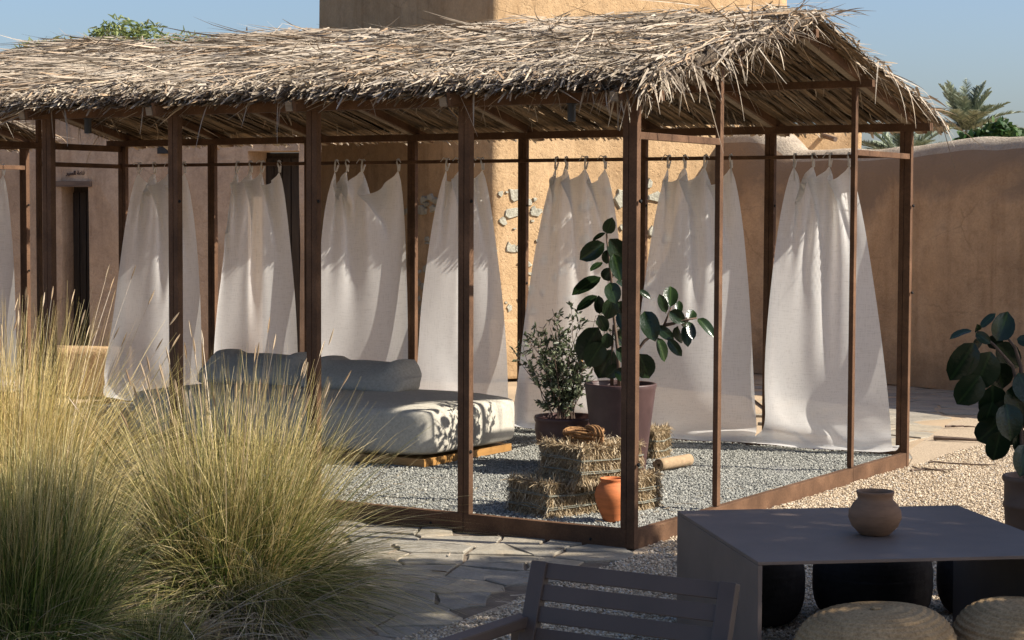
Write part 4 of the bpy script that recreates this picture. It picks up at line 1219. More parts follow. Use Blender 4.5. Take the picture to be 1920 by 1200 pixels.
def leaf(parent, base, tip, vis_w, seed):
    base, tip = Vector(base), Vector(tip)
    r = random.Random(seed)
    d = tip - base; L = d.length
    wr = min(0.78, max(0.50, vis_w / L))
    key = (round(wr * 8) / 8, seed % 3)
    if key not in LEAVES: LEAVES[key] = leaf_mesh('rubber_leaf', key[0], [0.08, 0.16, 0.22][key[1]], [0.10, 0.16, 0.2][key[1]], seed)
    o = bpy.data.objects.new('leaf', LEAVES[key]); link(o, parent)
    y = d.normalized()
    view = Vector((0, -1, 0.15))
    zf = (view - view.dot(y) * y)
    if zf.length < 0.05: zf = Vector((0, 0, 1)) - y.z * y
    zf.normalize()
    ang = math.acos(max(0.12, min(1.0, vis_w / (L * wr)))) * (1 if r.random() > 0.3 else -1)
    x = y.cross(zf).normalized()
    # tilt so that the upper face turns to the sky
    sgn = 1 if zf.cross(x).z > 0 else 1
    rotm = Matrix.Rotation(ang, 3, y)
    z = (rotm @ zf).normalized()
    if z.z < 0 and r.random() < 0.8:
        z = (Matrix.Rotation(-ang, 3, y) @ zf).normalized()
    x = y.cross(z).normalized()
    m3 = Matrix((x, y, z)).transposed()
    o.matrix_local = Matrix.Translation(base) @ (m3 * L).to_4x4()
    return o

def stems(name, parent, polys, r0, r1):
    bm = bmesh.new()
    for p in polys: tube(bm, p, r0, r1, 7)
    return bmobj(name, bm, M['stem'], parent, True)

# tall maroon planter
pl = thing('tall_planter', 'tall tapering maroon planter holding the big rubber plant', 'planter', PW(1.13, 1.96, FLOOR), 0.0)
bm = bmesh.new()
lathe(bm, [(0.0, 0.0), (0.15, 0.0), (0.155, 0.01), (0.185, 0.28), (0.216, 0.52), (0.222, 0.545), (0.219, 0.552), (0.205, 0.552), (0.2, 0.54), (0.195, 0.50), (0.0, 0.49)], 44)
bmobj('pot', bm, M['maroon'], pl, True)
bm = bmesh.new(); lathe(bm, [(0.194, 0.495), (0.1, 0.505), (0, 0.51)], 24); bmobj('soil', bm, M['soil'], pl, True)
px_, py_, _ = PW(1.13, 1.96)
rp = thing('rubber_plant', 'tall rubber plant with big dark glossy leaves in maroon planter', 'plant', (px_, py_, FLOOR + 0.5), 0)
K = 309.0
def rpt(u, v, dy=0.0):      # zoom coords of the plant study -> local metres
    X = (960 + u / 3 - 1162) / K; Zz = 0.055 + (722 - (380 + v / 3)) / K
    return Vector((X, dy, Zz))
LV = [((522, 185), (548, 100), 75), ((510, 240), (370, 330), 70), ((515, 180), (440, 222), 20), ((540, 215), (640, 360), 80), ((530, 275), (525, 360), 62), ((495, 345), (428, 388), 26),
      ((560, 300), (597, 440), 58), ((555, 380), (505, 455), 60), ((490, 430), (325, 520), 55), ((540, 460), (575, 572), 100), ((580, 460), (650, 490), 28), ((472, 535), (350, 615), 40),
      ((480, 535), (492, 650), 45), ((560, 550), (530, 668), 62), ((580, 570), (655, 668), 72), ((588, 630), (632, 735), 38), ((480, 645), (532, 742), 50), ((480, 715), (372, 905), 90),
      ((530, 745), (530, 835), 58), ((565, 750), (665, 805), 78), ((505, 800), (418, 942), 82), ((600, 820), (622, 905), 50), ((563, 840), (478, 1015), 92), ((600, 930), (525, 1000), 62),
      ((575, 960), (668, 1000), 66), ((735, 620), (792, 772), 84), ((712, 865), (778, 1012), 84), ((705, 505), (776, 546), 26), ((640, 560), (690, 690), 80), ((620, 700), (690, 840), 85), ((640, 880), (700, 1000), 80),
      ((885, 600), (895, 472), 62), ((860, 628), (820, 525), 40), ((930, 645), (942, 558), 36), ((880, 622), (965, 682), 52), ((955, 668), (990, 705), 40), ((990, 672), (1027, 612), 56),
      ((1035, 660), (1127, 742), 42), ((985, 678), (1008, 772), 38), ((965, 700), (980, 812), 48), ((930, 708), (940, 822), 34), ((805, 705), (905, 782), 50), ((812, 772), (870, 908), 46), ((872, 778), (944, 868), 42)]
rl = random.Random(3)
for i, (b_, t_, w_) in enumerate(LV):
    dy = rl.uniform(-0.14, 0.12)
    leaf(rp, rpt(*b_, dy * 0.4), rpt(*t_, dy), w_ / 3 / K * 1.42, i * 7 + 1)
stems('stem', rp, [[rpt(600, 1050), rpt(590, 850), rpt(565, 640), rpt(550, 430), rpt(530, 270), rpt(522, 185)], [rpt(560, 1050, 0.05), rpt(560, 850, 0.03), rpt(563, 700)],
                   [rpt(640, 1040), rpt(690, 860), rpt(740, 790), rpt(800, 745), rpt(850, 700), rpt(870, 650), rpt(890, 600)], [rpt(850, 700), rpt(905, 690), rpt(960, 670), rpt(1035, 660)], [rpt(640, 1040, 0.04), rpt(650, 800, 0.05), rpt(660, 600, 0.04)]], 0.012, 0.005)
bm = bmesh.new()
for (b_, t_, w_) in LV[31:]: tube(bm, [rpt(*b_), rpt(b_[0] * 0.9 + 0.1 * 850, b_[1] * 0.9 + 70)], 0.003, n=5)
bmobj('petiole', bm, M['stem'], rp)

# dark bowl pot and bush
bp = PW(1.61, 2.13, FLOOR)
pt = thing('bowl_pot', 'dark rounded pot with rolled rim holding the small-leaved bush', 'pot', bp)
bm = bmesh.new()
lathe(bm, [(0.0, 0.0), (0.125, 0.0), (0.15, 0.05), (0.185, 0.16), (0.197, 0.235), (0.192, 0.27), (0.2, 0.285), (0.203, 0.30), (0.196, 0.312), (0.184, 0.308), (0.178, 0.27), (0.0, 0.26)], 44)
bmobj('pot', bm, M['darkpot'], pt, True)
bush = thing('leafy_bush', 'airy small-leaved green bush in the dark bowl pot', 'bush', (bp[0], bp[1], FLOOR + 0.26))
r = np.random.default_rng(8)
polys, tips = [], []
for q in range(26):
    a_ = r.uniform(0, 6.28); lean = r.uniform(0.05, 0.42); hgt = r.uniform(0.4, 0.82) * (1 - 0.25 * lean)
    bx, by = r.normal(0, 0.04, 2)
    p = [Vector((bx, by, 0))]
    for k in range(1, 7):
        s = k / 6
        p.append(Vector((bx + math.cos(a_) * lean * s ** 1.3 * 1.0 + r.normal(0, 0.012), by + math.sin(a_) * lean * s ** 1.3 * 0.6 + r.normal(0, 0.012), hgt * s)))
    polys.append(p)
    for k in range(2, 7):
        for _ in range(r.integers(3, 6)):
            c_ = p[k - 1].lerp(p[k], r.uniform()); tips.append((c_, p[k] - p[k - 1], r.uniform(0.02, 0.085)))
bm = bmesh.new()
for p in polys: tube(bm, p, 0.004, 0.0015, 5)
tw = []
for c_, d_, l_ in tips:
    dv = Vector(r.normal(0, 1, 3)); dv = (dv.normalized() + d_.normalized() * 0.8).normalized()
    e_ = c_ + dv * l_
    tube(bm, [c_, e_], 0.0014, n=4, cap=False); tw.append((c_, e_))
bmobj('stem', bm, M['stem'], bush)
Ps, Ds = [], []
for c_, e_ in tw:
    for _ in range(7):
        s = r.uniform(0.35, 1.0); p = c_.lerp(e_, s)
        d_ = (e_ - c_).normalized() + Vector(r.normal(0, 0.7, 3)); Ps.append(p[:]); Ds.append(d_[:])
Ps, Ds = np.array(Ps), np.array(Ds); n = len(Ps)
V, F, A = strips(Ps, Ds, r.uniform(0.022, 0.042, n), r.uniform(0.010, 0.017, n), 3, r.normal(0, 0.12, (n, 3)), r.uniform(-1.2, 1.2, n), 0.15, 0.25, 1.6)
tag(fastmesh('foliage', V, F, M['bush'], bush, along=A), kind='stuff')
bm = bmesh.new(); bmesh.ops.create_icosphere(bm, subdivisions=2, radius=0.011, matrix=Matrix.Translation((0.09, -0.12, 0.40))); bmobj('orange_berry', bm, M['sofawood'], bush, True)

# right-hand pot and rubber plant
RX, RY = 2.335, 8.68
t = thing('banded_pot', 'brown urn pot with raised bands at the right edge', 'pot', (RX, RY, 0))
bm = bmesh.new()
lathe(bm, [(0.0, -0.02), (0.1, -0.02), (0.112, 0.06), (0.128, 0.2), (0.131, 0.205), (0.131, 0.222), (0.13, 0.225), (0.14, 0.36), (0.145, 0.364), (0.145, 0.382), (0.141, 0.386), (0.141, 0.47), (0.150, 0.482), (0.151, 0.497), (0.145, 0.503), (0.132, 0.5), (0.128, 0.47), (0.0, 0.46)], 40)
bmobj('pot', bm, M['brownpot'], t, True)
rp2 = thing('rubber_plant', 'broad-leaved rubber plant in banded pot, cut by the right edge', 'plant', (RX, RY, 0.46))
K2 = 424.0
def rq(u, v, dy=0.0):
    return Vector(((1700 + u / 2.609 - 1948) / K2, dy, 0.04 + (893 - (540 + v / 2.609)) / K2))
LV2 = [((440, 255), (498, 112), 92), ((312, 205), (200, 230), 22), ((355, 190), (418, 116), 26), ((332, 265), (222, 457), 108), ((412, 308), (345, 502), 122), ((448, 275), (588, 395), 92), ((365, 425), (262, 580), 100),
       ((450, 365), (512, 512), 90), ((430, 475), (452, 668), 142), ((490, 640), (380, 780), 110), ((468, 700), (446, 858), 92), ((528, 242), (605, 262), 42), ((565, 590), (540, 725), 104), ((382, 248), (348, 302), 30),
       ((470, 232), (425, 300), 60), ((560, 690), (600, 835), 124), ((620, 300), (720, 380), 80), ((610, 420), (700, 560), 110), ((640, 560), (720, 720), 120), ((600, 200), (680, 120), 70), ((540, 410), (610, 560), 110), ((330, 205), (322, 180), 28),
       ((520, 540), (470, 700), 120), ((540, 640), (510, 800), 110), ((580, 760), (545, 900), 100), ((430, 560), (400, 690), 90), ((520, 470), (560, 640), 110), ((480, 560), (500, 730), 110), ((330, 215), (395, 262), 40)]
for i, (b_, t_, w_) in enumerate(LV2):
    dy = rl.uniform(-0.12, 0.12)
    leaf(rp2, rq(*b_, dy * 0.4), rq(*t_, dy), w_ / 2.609 / K2 * 1.4, i * 5 + 2)
stems('stem', rp2, [[rq(600, 960), rq(572, 800), rq(562, 560), rq(520, 380), rq(430, 280), rq(340, 205)], [rq(565, 520), rq(560, 380), rq(530, 290), rq(490, 240)], [rq(590, 900), rq(620, 560), rq(620, 300)]], 0.011, 0.005)

# terracotta vase
t = thing('terracotta_vase', 'bright orange terracotta vase in front of the straw bales', 'vase', PW(0.28, 0.30, FLOOR - 0.004))
bm = bmesh.new()
lathe(bm, [(0, 0), (0.042, 0.0), (0.047, 0.01), (0.064, 0.05), (0.083, 0.10), (0.089, 0.138), (0.082, 0.17), (0.064, 0.196), (0.057, 0.204), (0.060, 0.212), (0.063, 0.22), (0.061, 0.224), (0.053, 0.222), (0.049, 0.205), (0.05, 0.19), (0.0, 0.06)], 44)
bmobj('body', bm, M['terra'], t, True)
# clay pot on the table
t = thing('clay_pot', 'round buff clay pot with flared rim on the dark table', 'pot', (1.316, 7.06, 0.5))
bm = bmesh.new()
lathe(bm, [(0, 0), (0.045, 0.0), (0.055, 0.006), (0.08, 0.035), (0.092, 0.068), (0.09, 0.095), (0.076, 0.122), (0.062, 0.138), (0.0595, 0.146), (0.063, 0.158), (0.066, 0.166), (0.0655, 0.171), (0.060, 0.171), (0.054, 0.155), (0.055, 0.14), (0.0, 0.05)], 44)
bmesh.ops.scale(bm, verts=bm.verts[:], vec=(1.04, 1.04, 0.93))
bmobj('body', bm, M['clay'], t, True)

# ------------------------------------------------------------------ straw bales
def bale(label, loc, size, rz, seed, dens=1.0):
    t = thing('straw_bale', label, 'bale', loc, rz, 'straw bales in the pavilion')
    sx, sy, sz = size
    r = np.random.default_rng(seed)
    bm = bmesh.new(); add_box(bm, (0, 0, sz / 2), (sx - 0.02, sy - 0.02, sz - 0.02), bevel=0.02)
    bmesh.ops.subdivide_edges(bm, edges=bm.edges[:], cuts=4, use_grid_fill=True)
    for v in bm.verts: v.co += Vector(r.normal(0, 0.004, 3))
    bmobj('core', bm, M['haycore'], t)
    ps = []
    def face(n, axis, sg):
        u, v = r.uniform(-0.5, 0.5, n), r.uniform(0, 1, n)
        if axis == 'y': p = np.stack([u * sx, np.full(n, sg * (sy / 2 - 0.012)), v * sz], -1); nrm = np.array([0, sg, 0.]); side = np.array([1., 0, 0])
        if axis == 'x': p = np.stack([np.full(n, sg * (sx / 2 - 0.012)), u * sy, v * sz], -1); nrm = np.array([sg, 0, 0.]); side = np.array([0, 1., 0])
        d = nrm * r.uniform(0.05, 0.45, n)[:, None] + side * r.normal(0, 0.35, n)[:, None] + np.array([0, 0, 1.]) * (r.choice([-1, 1], n, p=[.6, .4]) * r.uniform(0.4, 1, n))[:, None]
        l = r.uniform(0.03, 0.085, n)
        return strips(p - norm(d) * (l * 0.4)[:, None], d, l, r.uniform(0.0025, 0.005, n), 2, np.stack([r.normal(0, .15, n), r.normal(0, .15, n), r.normal(-.1, .2, n)], -1), r.uniform(-1.5, 1.5, n), 0.5, 1.0)
    k = int(1500 * dens)
    for ax, sg in (('y', -1), ('x', 1), ('x', -1), ('y', 1)): ps.append(face(int(k * (1 if (ax, sg) in (('y', -1), ('x', 1)) else 0.5)), ax, sg))
    n = int(k * 1.0)
    p = np.stack([r.uniform(-.5, .5, n) * sx, r.uniform(-.5, .5, n) * sy, np.full(n, sz - 0.012)], -1)
    a_ = r.uniform(0, 6.28, n)
    d = np.stack([np.cos(a_), np.sin(a_), r.uniform(0.0, 0.6, n)], -1)
    ps.append(strips(p, d, r.uniform(0.03, 0.07, n), r.uniform(0.0025, 0.005, n), 2, np.stack([r.normal(0, .2, n), r.normal(0, .2, n), r.normal(-.2, .2, n)], -1), None, 0.5, 1.0))
    # rim tufts at the top and bottom edges
    n = int(900 * dens)
    a_ = r.uniform(0, 6.28, n); q = np.stack([np.cos(a_), np.sin(a_)], -1); q = q / np.max(np.abs(q), axis=1, keepdims=True)
    lo = r.uniform(0, 1, n) < 0.5
    p = np.stack([q[:, 0] * (sx / 2 - 0.01), q[:, 1] * (sy / 2 - 0.01), np.where(lo, 0.015, sz - 0.01)], -1)
    d = np.stack([q[:, 0] * 0.8 + r.normal(0, .4, n), q[:, 1] * 0.8 + r.normal(0, .4, n), np.where(lo, -0.5, 0.45) + r.normal(0, .3, n)], -1)
    l = r.uniform(0.02, 0.055, n)
    ps.append(strips(p, d, l, r.uniform(0.0025, 0.0055, n), 3, np.stack([r.normal(0, .2, n), r.normal(0, .2, n), np.full(n, -0.35)], -1), None, 0.4, 1.0))
    V, F, A = join(ps)
    tag(fastmesh('straw', V, F, M['hay'], t, along=A), kind='stuff')
    for hz in (0.27, 0.62):
        bm = bmesh.new()
        z_ = sz * hz; e = 0.004
        ring = [(-sx / 2 - e, -sy / 2 - e, z_), (0, -sy / 2 - e - 0.004, z_ + 0.006), (sx / 2 + e, -sy / 2 - e, z_), (sx / 2 + e + 0.004, 0, z_ - 0.006), (sx / 2 + e, sy / 2 + e, z_), (0, sy / 2 + e, z_), (-sx / 2 - e, sy / 2 + e, z_), (-sx / 2 - e, -sy / 2 - e, z_)]
        for k_ in range(2): tube(bm, [(x_, y_, zz + 0.006 * k_ + r.normal(0, 0.004)) for x_, y_, zz in ring], 0.003, n=5)
        bmobj('twine', bm, M['twine'], t)
    return t
BR = -YAW - 0.36
bale('straw bale on the gravel, front left of the stack', PW(0.70, 0.43, FLOOR - 0.01), (0.335, 0.37, 0.19), BR + 0.05, 1)
bale('straw bale behind the terracotta vase at the bottom of the stack', PW(0.47, 0.76, FLOOR - 0.01), (0.29, 0.32, 0.19), BR + 0.12, 2)
bale('straw bale on top of the stack with the rope coil on it', PW(0.545, 0.555, FLOOR + 0.177), (0.345, 0.42, 0.19), BR, 3, 1.2)
bale('small straw bale standing behind the tall maroon planter', PW(1.35, 2.80, FLOOR - 0.005), (0.16, 0.26, 0.19), -YAW + 0.1, 4, 0.7)

# coir rope coil
cx, cy, cz = PW(0.575, 0.52, FLOOR + 0.368)
t = thing('rope_coil', 'coil of brown coir rope lying on the top straw bale', 'rope', (cx, cy, cz), BR)
r = np.random.default_rng(21)
bm = bmesh.new()
for q in range(15):
    ra, rb_ = 0.105 + r.normal(0, 0.014), 0.085 + r.normal(0, 0.012)
    z0 = 0.008 + 0.0036 * q; ph = r.uniform(0, 6.28); tl = r.normal(0, 0.008)
    pts = [(ra * math.cos(s) + r.normal(0, 0.002), rb_ * math.sin(s) + r.normal(0, 0.002), z0 + tl * math.cos(s + ph) + 0.006 * math.sin(3 * s + ph)) for s in np.linspace(0, 2 * math.pi, 30)]
    tube(bm, pts, 0.0062, n=6)
bmobj('coil', bm, M['rope'], t, True)
bm = bmesh.new()
for q in range(9):
    yy = r.uniform(-0.018, 0.018); ph = r.uniform(0.85, 1.15)
    pts = [(0.10 + yy + 0.052 * math.cos(s) * ph, -0.025 + yy * 0.8, 0.042 + 0.05 * math.sin(s) * ph) for s in np.linspace(0, 2 * math.pi, 20)]
    tube(bm, pts, 0.0055, n=6)
bmobj('loop', bm, M['rope'], t, True)
n = 420
a_ = r.uniform(0, 6.28, n)
p = np.stack([0.105 * np.cos(a_), 0.085 * np.sin(a_), r.uniform(0.01, 0.06, n)], -1)
V, F, A = strips(p, np.stack([np.cos(a_ + 1.2), np.sin(a_ + 1.2), r.normal(0.2, .4, n)], -1), r.uniform(0.015, 0.045, n), r.uniform(0.001, 0.002, n), 2, r.normal(0, .3, (n, 3)))
tag(fastmesh('fibres', V, F, M['rope'], t, along=A), kind='stuff')

# rolled burlap mat
p0 = Vector(PW(0.97, 2.16, FLOOR + 0.042)); p1 = Vector(PW(0.93, 2.50, FLOOR + 0.042))
t = thing('rolled_mat', 'rolled burlap mat lying behind the maroon planter', 'mat', p0)
d = (p1 - p0); ax = d.normalized(); sd_ = Vector((0, 0, 1)).cross(ax).normalized()
V = []; NS = 90; prof = []
for k in range(NS):
    th = k / NS * 2 * math.pi * 3.1; rr_ = 0.014 + 0.029 * k / (NS - 1)
    prof.append((rr_ * math.cos(th), rr_ * math.sin(th)))
NL = 8
for j in range(NL + 1):
    for (q, z_) in prof: V.append(p0 * 0 + d * (j / NL) + sd_ * q + Vector((0, 0, z_)))
F = [(j * NS + k, j * NS + k + 1, (j + 1) * NS + k + 1, (j + 1) * NS + k) for j in range(NL) for k in range(NS - 1)]
o = fastmesh('burlap', [v[:] for v in V], F, M['burlap'], t, smooth=True)
md = o.modifiers.new('thick', 'SOLIDIFY'); md.thickness = 0.006

# ------------------------------------------------------------------ table, poufs, chair in the foreground
TA, TB, TC = Vector((0.623, 7.637, 0)), Vector((0.841, 6.513, 0)), Vector((1.764, 7.766, 0))
cxy = (TB + TC) / 2
ux = ((TC - TA).normalized() + Vector((-(TB - TA).normalized().y, (TB - TA).normalized().x, 0))).normalized()
trz = math.atan2(ux.y, ux.x)
tw_, td_ = (TC - TA).length, (TB - TA).length
tab = thing('coffee_table', 'square dark plum table with solid side panels in the foreground', 'table', (cxy.x, cxy.y, 0), trz)
box('tabletop', (0, 0, 0.494), (tw_, td_, 0.012), M['table'], tab, bevel=0.002)
for sx in (-1, 1):
    box('side_panel', (sx * (tw_ / 2 - 0.008), 0, 0.2435), (0.0156, td_, 0.487), M['table'], tab, bevel=0.002)

def pouf_mesh(ex, rg):
    prof = []
    R, Hh = 0.245, 0.335
    n = 90
    for k in range(n + 1):
        s = k / n
        # superellipse side profile from bottom centre to top centre
        ang = -math.pi / 2 + math.pi * s
        ca, sa = math.cos(ang), math.sin(ang)
        rr_ = R * abs(ca) ** ex; zz = Hh / 2 + Hh / 2 * (abs(sa) ** 0.8) * (1 if sa > 0 else -1)
        rid = rg * abs(math.sin(s * math.pi * 24))
        prof.append((max(0.0, rr_ + rid * abs(ca) ** 0.5) if 0 < k < n else 0.0, zz + rid * sa))
    return prof
def pouf_src(ex, mk, rg):
    PPROF = pouf_mesh(ex, rg)
    bm = bmesh.new()
    lathe(bm, PPROF, 72, jit=lambda k, z: 0.010 * math.sin(k * 2 * math.pi / 72 * 36 + z * 150) * (rg > 0.001))
    for v in bm.verts:
        v.co.z += 0.010 * math.sin(v.co.x * 9) * math.cos(v.co.y * 8) * (v.co.z > 0.2)
    me = bpy.data.meshes.new('pouf_body')
    bmesh.ops.recalc_face_normals(bm, faces=bm.faces[:]); bm.to_mesh(me); bm.free()
    me.polygons.foreach_set('use_smooth', np.ones(len(me.polygons), dtype=bool)); me.materials.append(M[mk])
    return me
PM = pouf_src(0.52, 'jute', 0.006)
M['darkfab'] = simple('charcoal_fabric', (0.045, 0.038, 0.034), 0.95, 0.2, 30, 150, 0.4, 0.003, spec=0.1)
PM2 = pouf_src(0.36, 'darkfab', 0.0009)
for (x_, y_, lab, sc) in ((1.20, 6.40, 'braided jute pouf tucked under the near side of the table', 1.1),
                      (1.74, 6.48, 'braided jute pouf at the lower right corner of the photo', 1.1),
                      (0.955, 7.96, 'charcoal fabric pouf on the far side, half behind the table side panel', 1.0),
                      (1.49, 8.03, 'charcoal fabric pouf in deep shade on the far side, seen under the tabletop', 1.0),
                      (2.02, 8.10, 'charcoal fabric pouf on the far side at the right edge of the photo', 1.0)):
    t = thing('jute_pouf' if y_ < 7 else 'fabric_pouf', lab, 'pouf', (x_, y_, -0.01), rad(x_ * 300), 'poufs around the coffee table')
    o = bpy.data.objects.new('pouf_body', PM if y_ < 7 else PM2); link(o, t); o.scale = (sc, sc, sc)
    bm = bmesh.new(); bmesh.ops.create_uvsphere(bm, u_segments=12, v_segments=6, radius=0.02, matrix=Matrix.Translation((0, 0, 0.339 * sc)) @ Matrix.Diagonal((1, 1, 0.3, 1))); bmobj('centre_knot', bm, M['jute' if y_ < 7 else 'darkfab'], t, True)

ch = thing('slatted_armchair', 'dark slatted metal armchair with its back nearest the table', 'armchair', (0.24, 5.06, 0), -0.555)
# local: x to the chair's right in the photo, y backwards, z up
CW = 0.285; m = M['chair']
def bk(z_): return 0.02 + (z_ - 0.28) * 0.34      # lean of the back
for sx in (-1, 1):
    bar('back_post', (sx * CW, bk(0.26), 0.26), (sx * CW, bk(0.70), 0.70), 0.048, 0.03, m, ch, upv=(0, 1, 0))
    bar('arm', (sx * (CW + 0.028), bk(0.545) + 0.02, 0.543), (sx * (CW + 0.028), -0.56, 0.543), 0.05, 0.032, m, ch, 0.006)
    bar('leg', (sx * (CW + 0.028), -0.54, 0.0), (sx * (CW + 0.028), -0.54, 0.527), 0.045, 0.03, m, ch, upv=(0, 1, 0))
    bar('leg', (sx * (CW + 0.028), 0.1, 0.0), (sx * (CW + 0.028), 0.1, 0.527), 0.045, 0.03, m, ch, upv=(0, 1, 0))
    bar('seat_rail', (sx * CW, -0.50, 0.29), (sx * CW, 0.06, 0.25), 0.04, 0.03, m, ch)
for k in range(7):
    za = 0.678 - k * 0.0565
    d_ = Vector((0, bk(1) - bk(0), 1)).normalized()
    box('back_slat', (0, bk(za), za), (2 * CW - 0.046, 0.014, 0.044), m, ch, rot=Matrix.Rotation(-math.atan(0.34), 3, 'X'), bevel=0.002)
for k in range(8):
    yy = -0.49 + k * 0.068
    box('seat_slat', (0, yy, 0.308 - (yy + 0.5) * 0.07), (2 * CW - 0.046, 0.054, 0.014), m, ch, bevel=0.002)

# ------------------------------------------------------------------ ornamental grass
def grass(label, loc, n, hmin, hmax, spread, seed, matk, nstem=40, lean=(0.0, 0.0), r0=0.16, dead=0, droopk=0.55, wd=(0.0026, 0.0068), steml=(1.0, 1.35), skirt=0):
    t = thing('fountain_grass', label, 'grass', loc, 0, 'clumps of fountain grass in the planting bed')
    r = np.random.default_rng(seed)
    def blades(n, hmin, hmax, spread, r0, droopk, wd, N=7):
        a_ = r.uniform(0, 6.28, n); rr_ = r0 * np.sqrt(r.uniform(0, 1, n))
        p = np.stack([rr_ * np.cos(a_), rr_ * np.sin(a_), np.full(n, -0.01)], -1)
        nt_ = max(20, n // 45)
        ti = r.integers(0, nt_, n)
        ta = r.uniform(0, 6.28, nt_); tr_ = r0 * np.sqrt(r.uniform(0, 1, nt_)); to_ = np.clip(np.abs(r.normal(0, 1, nt_)) * spread, 0, 1.5); tl_ = r.uniform(0.72, 1.0, nt_)
        free = r.uniform(0, 1, n) < 0.55
        a_ = np.where(free, a_, ta[ti] + r.normal(0, 0.14, n)); rr_ = np.where(free, rr_, tr_[ti] + r.normal(0, 0.012, n))
        p = np.stack([rr_ * np.cos(a_), rr_ * np.sin(a_), np.full(n, -0.01)], -1)
        out = np.where(free, np.clip(np.abs(r.normal(0, 1, n)) * spread * 1.15, 0, 1.7), to_[ti] + r.normal(0, 0.07, n)) * (0.4 + 0.6 * np.abs(rr_) / r0)
        a2 = np.where(free, np.where(r.uniform(0, 1, n) < 0.45, r.uniform(0, 6.28, n), a_ + r.normal(0, 0.9, n)), a_ + r.normal(0, 0.35, n))
        d = np.stack([np.cos(a2) * out + lean[0], np.sin(a2) * out + lean[1], np.ones(n)], -1)
        l = r.uniform(hmin, hmax, n) * (1 - 0.18 * np.clip(out, 0, 1)) * np.where(free, 1.0, tl_[ti])
        dk = droopk * np.abs(r.normal(0.5, 0.55, n)) * (0.35 + out) * np.where(r.uniform(0, 1, n) < 0.2, 2.4, 1.0)
        a3 = a2 + r.normal(0, 0.7, n)
        dr = np.stack([np.cos(a3) * dk * 0.75, np.sin(a3) * dk * 0.75, -dk * 0.62], -1)
        wv_ = wd[0] + (wd[1] - wd[0]) * r.uniform(0, 1, n) ** 2.2
        return strips(p, d, l, wv_, N, dr, r.uniform(-1.5, 1.5, n), 0.12, 1.0, 0.2)
    V, F, A = blades(n, hmin, hmax, spread, r0, droopk, wd)
    tag(fastmesh('blades', V, F, M[matk], t, along=A), kind='stuff')
    if dead:
        a_ = r.uniform(0, 6.28, dead)
        p = np.stack([0.2 * np.cos(a_), 0.2 * np.sin(a_), r.uniform(0.0, 0.12, dead)], -1)
        d = np.stack([np.cos(a_), np.sin(a_), r.uniform(0.05, 0.9, dead)], -1)
        V, F, A = strips(p, d, r.uniform(0.25, 0.7, dead), r.uniform(0.002, 0.0042, dead), 5, np.stack([r.normal(0, .2, dead), r.normal(0, .2, dead), r.uniform(-0.8, -0.1, dead)], -1), r.uniform(-1.5, 1.5, dead), 0.2, 1.0, 0.2)
        tag(fastmesh('dead_blades', V, F, M['deadgrass'], t, along=A), kind='stuff')
    if skirt:
        a_ = r.uniform(0, 6.28, skirt); out = r.uniform(0.4, 1.5, skirt)
        rr_ = r0 * r.uniform(0.4, 1.05, skirt)
        p = np.stack([rr_ * np.cos(a_), rr_ * np.sin(a_), np.zeros(skirt)], -1)
        a2 = a_ + r.normal(0, 0.6, skirt)
        d = np.stack([np.cos(a2) * out, np.sin(a2) * out, np.ones(skirt)], -1)
        dk = r.uniform(0.35, 1.15, skirt); a3 = a2 + r.normal(0, 0.5, skirt)
        dr = np.stack([np.cos(a3) * dk * 0.5, np.sin(a3) * dk * 0.5, -dk * 0.75], -1)
        V, F, A = strips(p, d, r.uniform(0.3, 0.78, skirt), r.uniform(0.0026, 0.006, skirt), 8, dr, r.uniform(-1.5, 1.5, skirt), 0.12, 1.0, 0.2)
        tag(fastmesh('arching_blades', V, F, M['grass_green'], t, along=A), kind='stuff')
    if nstem:
        a_ = r.uniform(0, 6.28, nstem); out = np.abs(r.normal(0, 0.22, nstem))
        d = np.stack([np.cos(a_) * out + lean[0], np.sin(a_) * out + lean[1], np.ones(nstem)], -1)
        l = r.uniform(*steml, nstem)
        dr = np.stack([np.cos(a_) * 0.1, np.sin(a_) * 0.1, -np.abs(r.normal(0, 0.05, nstem))], -1)
        rr_ = r0 * np.sqrt(r.uniform(0, 1, nstem))
        p = np.stack([rr_ * np.cos(a_), rr_ * np.sin(a_), np.zeros(nstem)], -1)
        st = strips(p, d, l, np.full(nstem, 0.0042), 7, dr, None, 0.55, 1.0, 0.0)
        tip = p + norm(d) * l[:, None] + dr * l[:, None]
        dd = norm(norm(d) + 2 * dr)
        hd = [strips(tip - dd * 0.05, dd, np.full(nstem, 0.075), np.full(nstem, 0.0085), 4, None, np.full(nstem, q), 0.15, 0.3, 1.6) for q in (0, 1.57)]
        V, F, A = join([st] + hd)
        tag(fastmesh('seed_stems', V, F, M['seed'], t, along=A), kind='stuff')
    return t
grass('large golden fountain grass clump in the middle of the bed', (-1.17, 8.1, 0), 6800, 0.5, 1.2, 0.36, 1, 'grass', 48, (0.02, 0), 0.25, 1500, 1.0, steml=(0.85, 1.22), skirt=3200)
grass('tall sunlit golden grass clump at the back left', (-2.3, 8.95, 0), 5400, 0.75, 1.42, 0.28, 2, 'grass_gold', 42, (0.04, 0), 0.28, 300, 0.95, skirt=900, steml=(1.15, 1.5))
grass('shaded dark green grass clump in the lower left corner', (-1.86, 7.28, 0), 4200, 0.6, 1.0, 0.24, 3, 'grass_green', 0, (0.02, 0), 0.26, 250, 0.45, skirt=900)
grass('second golden grass clump cut by the left edge', (-2.75, 9.3, 0), 3200, 0.8, 1.25, 0.32, 4, 'grass_gold', 16, (0.0, 0), 0.2, 0, 0.5)
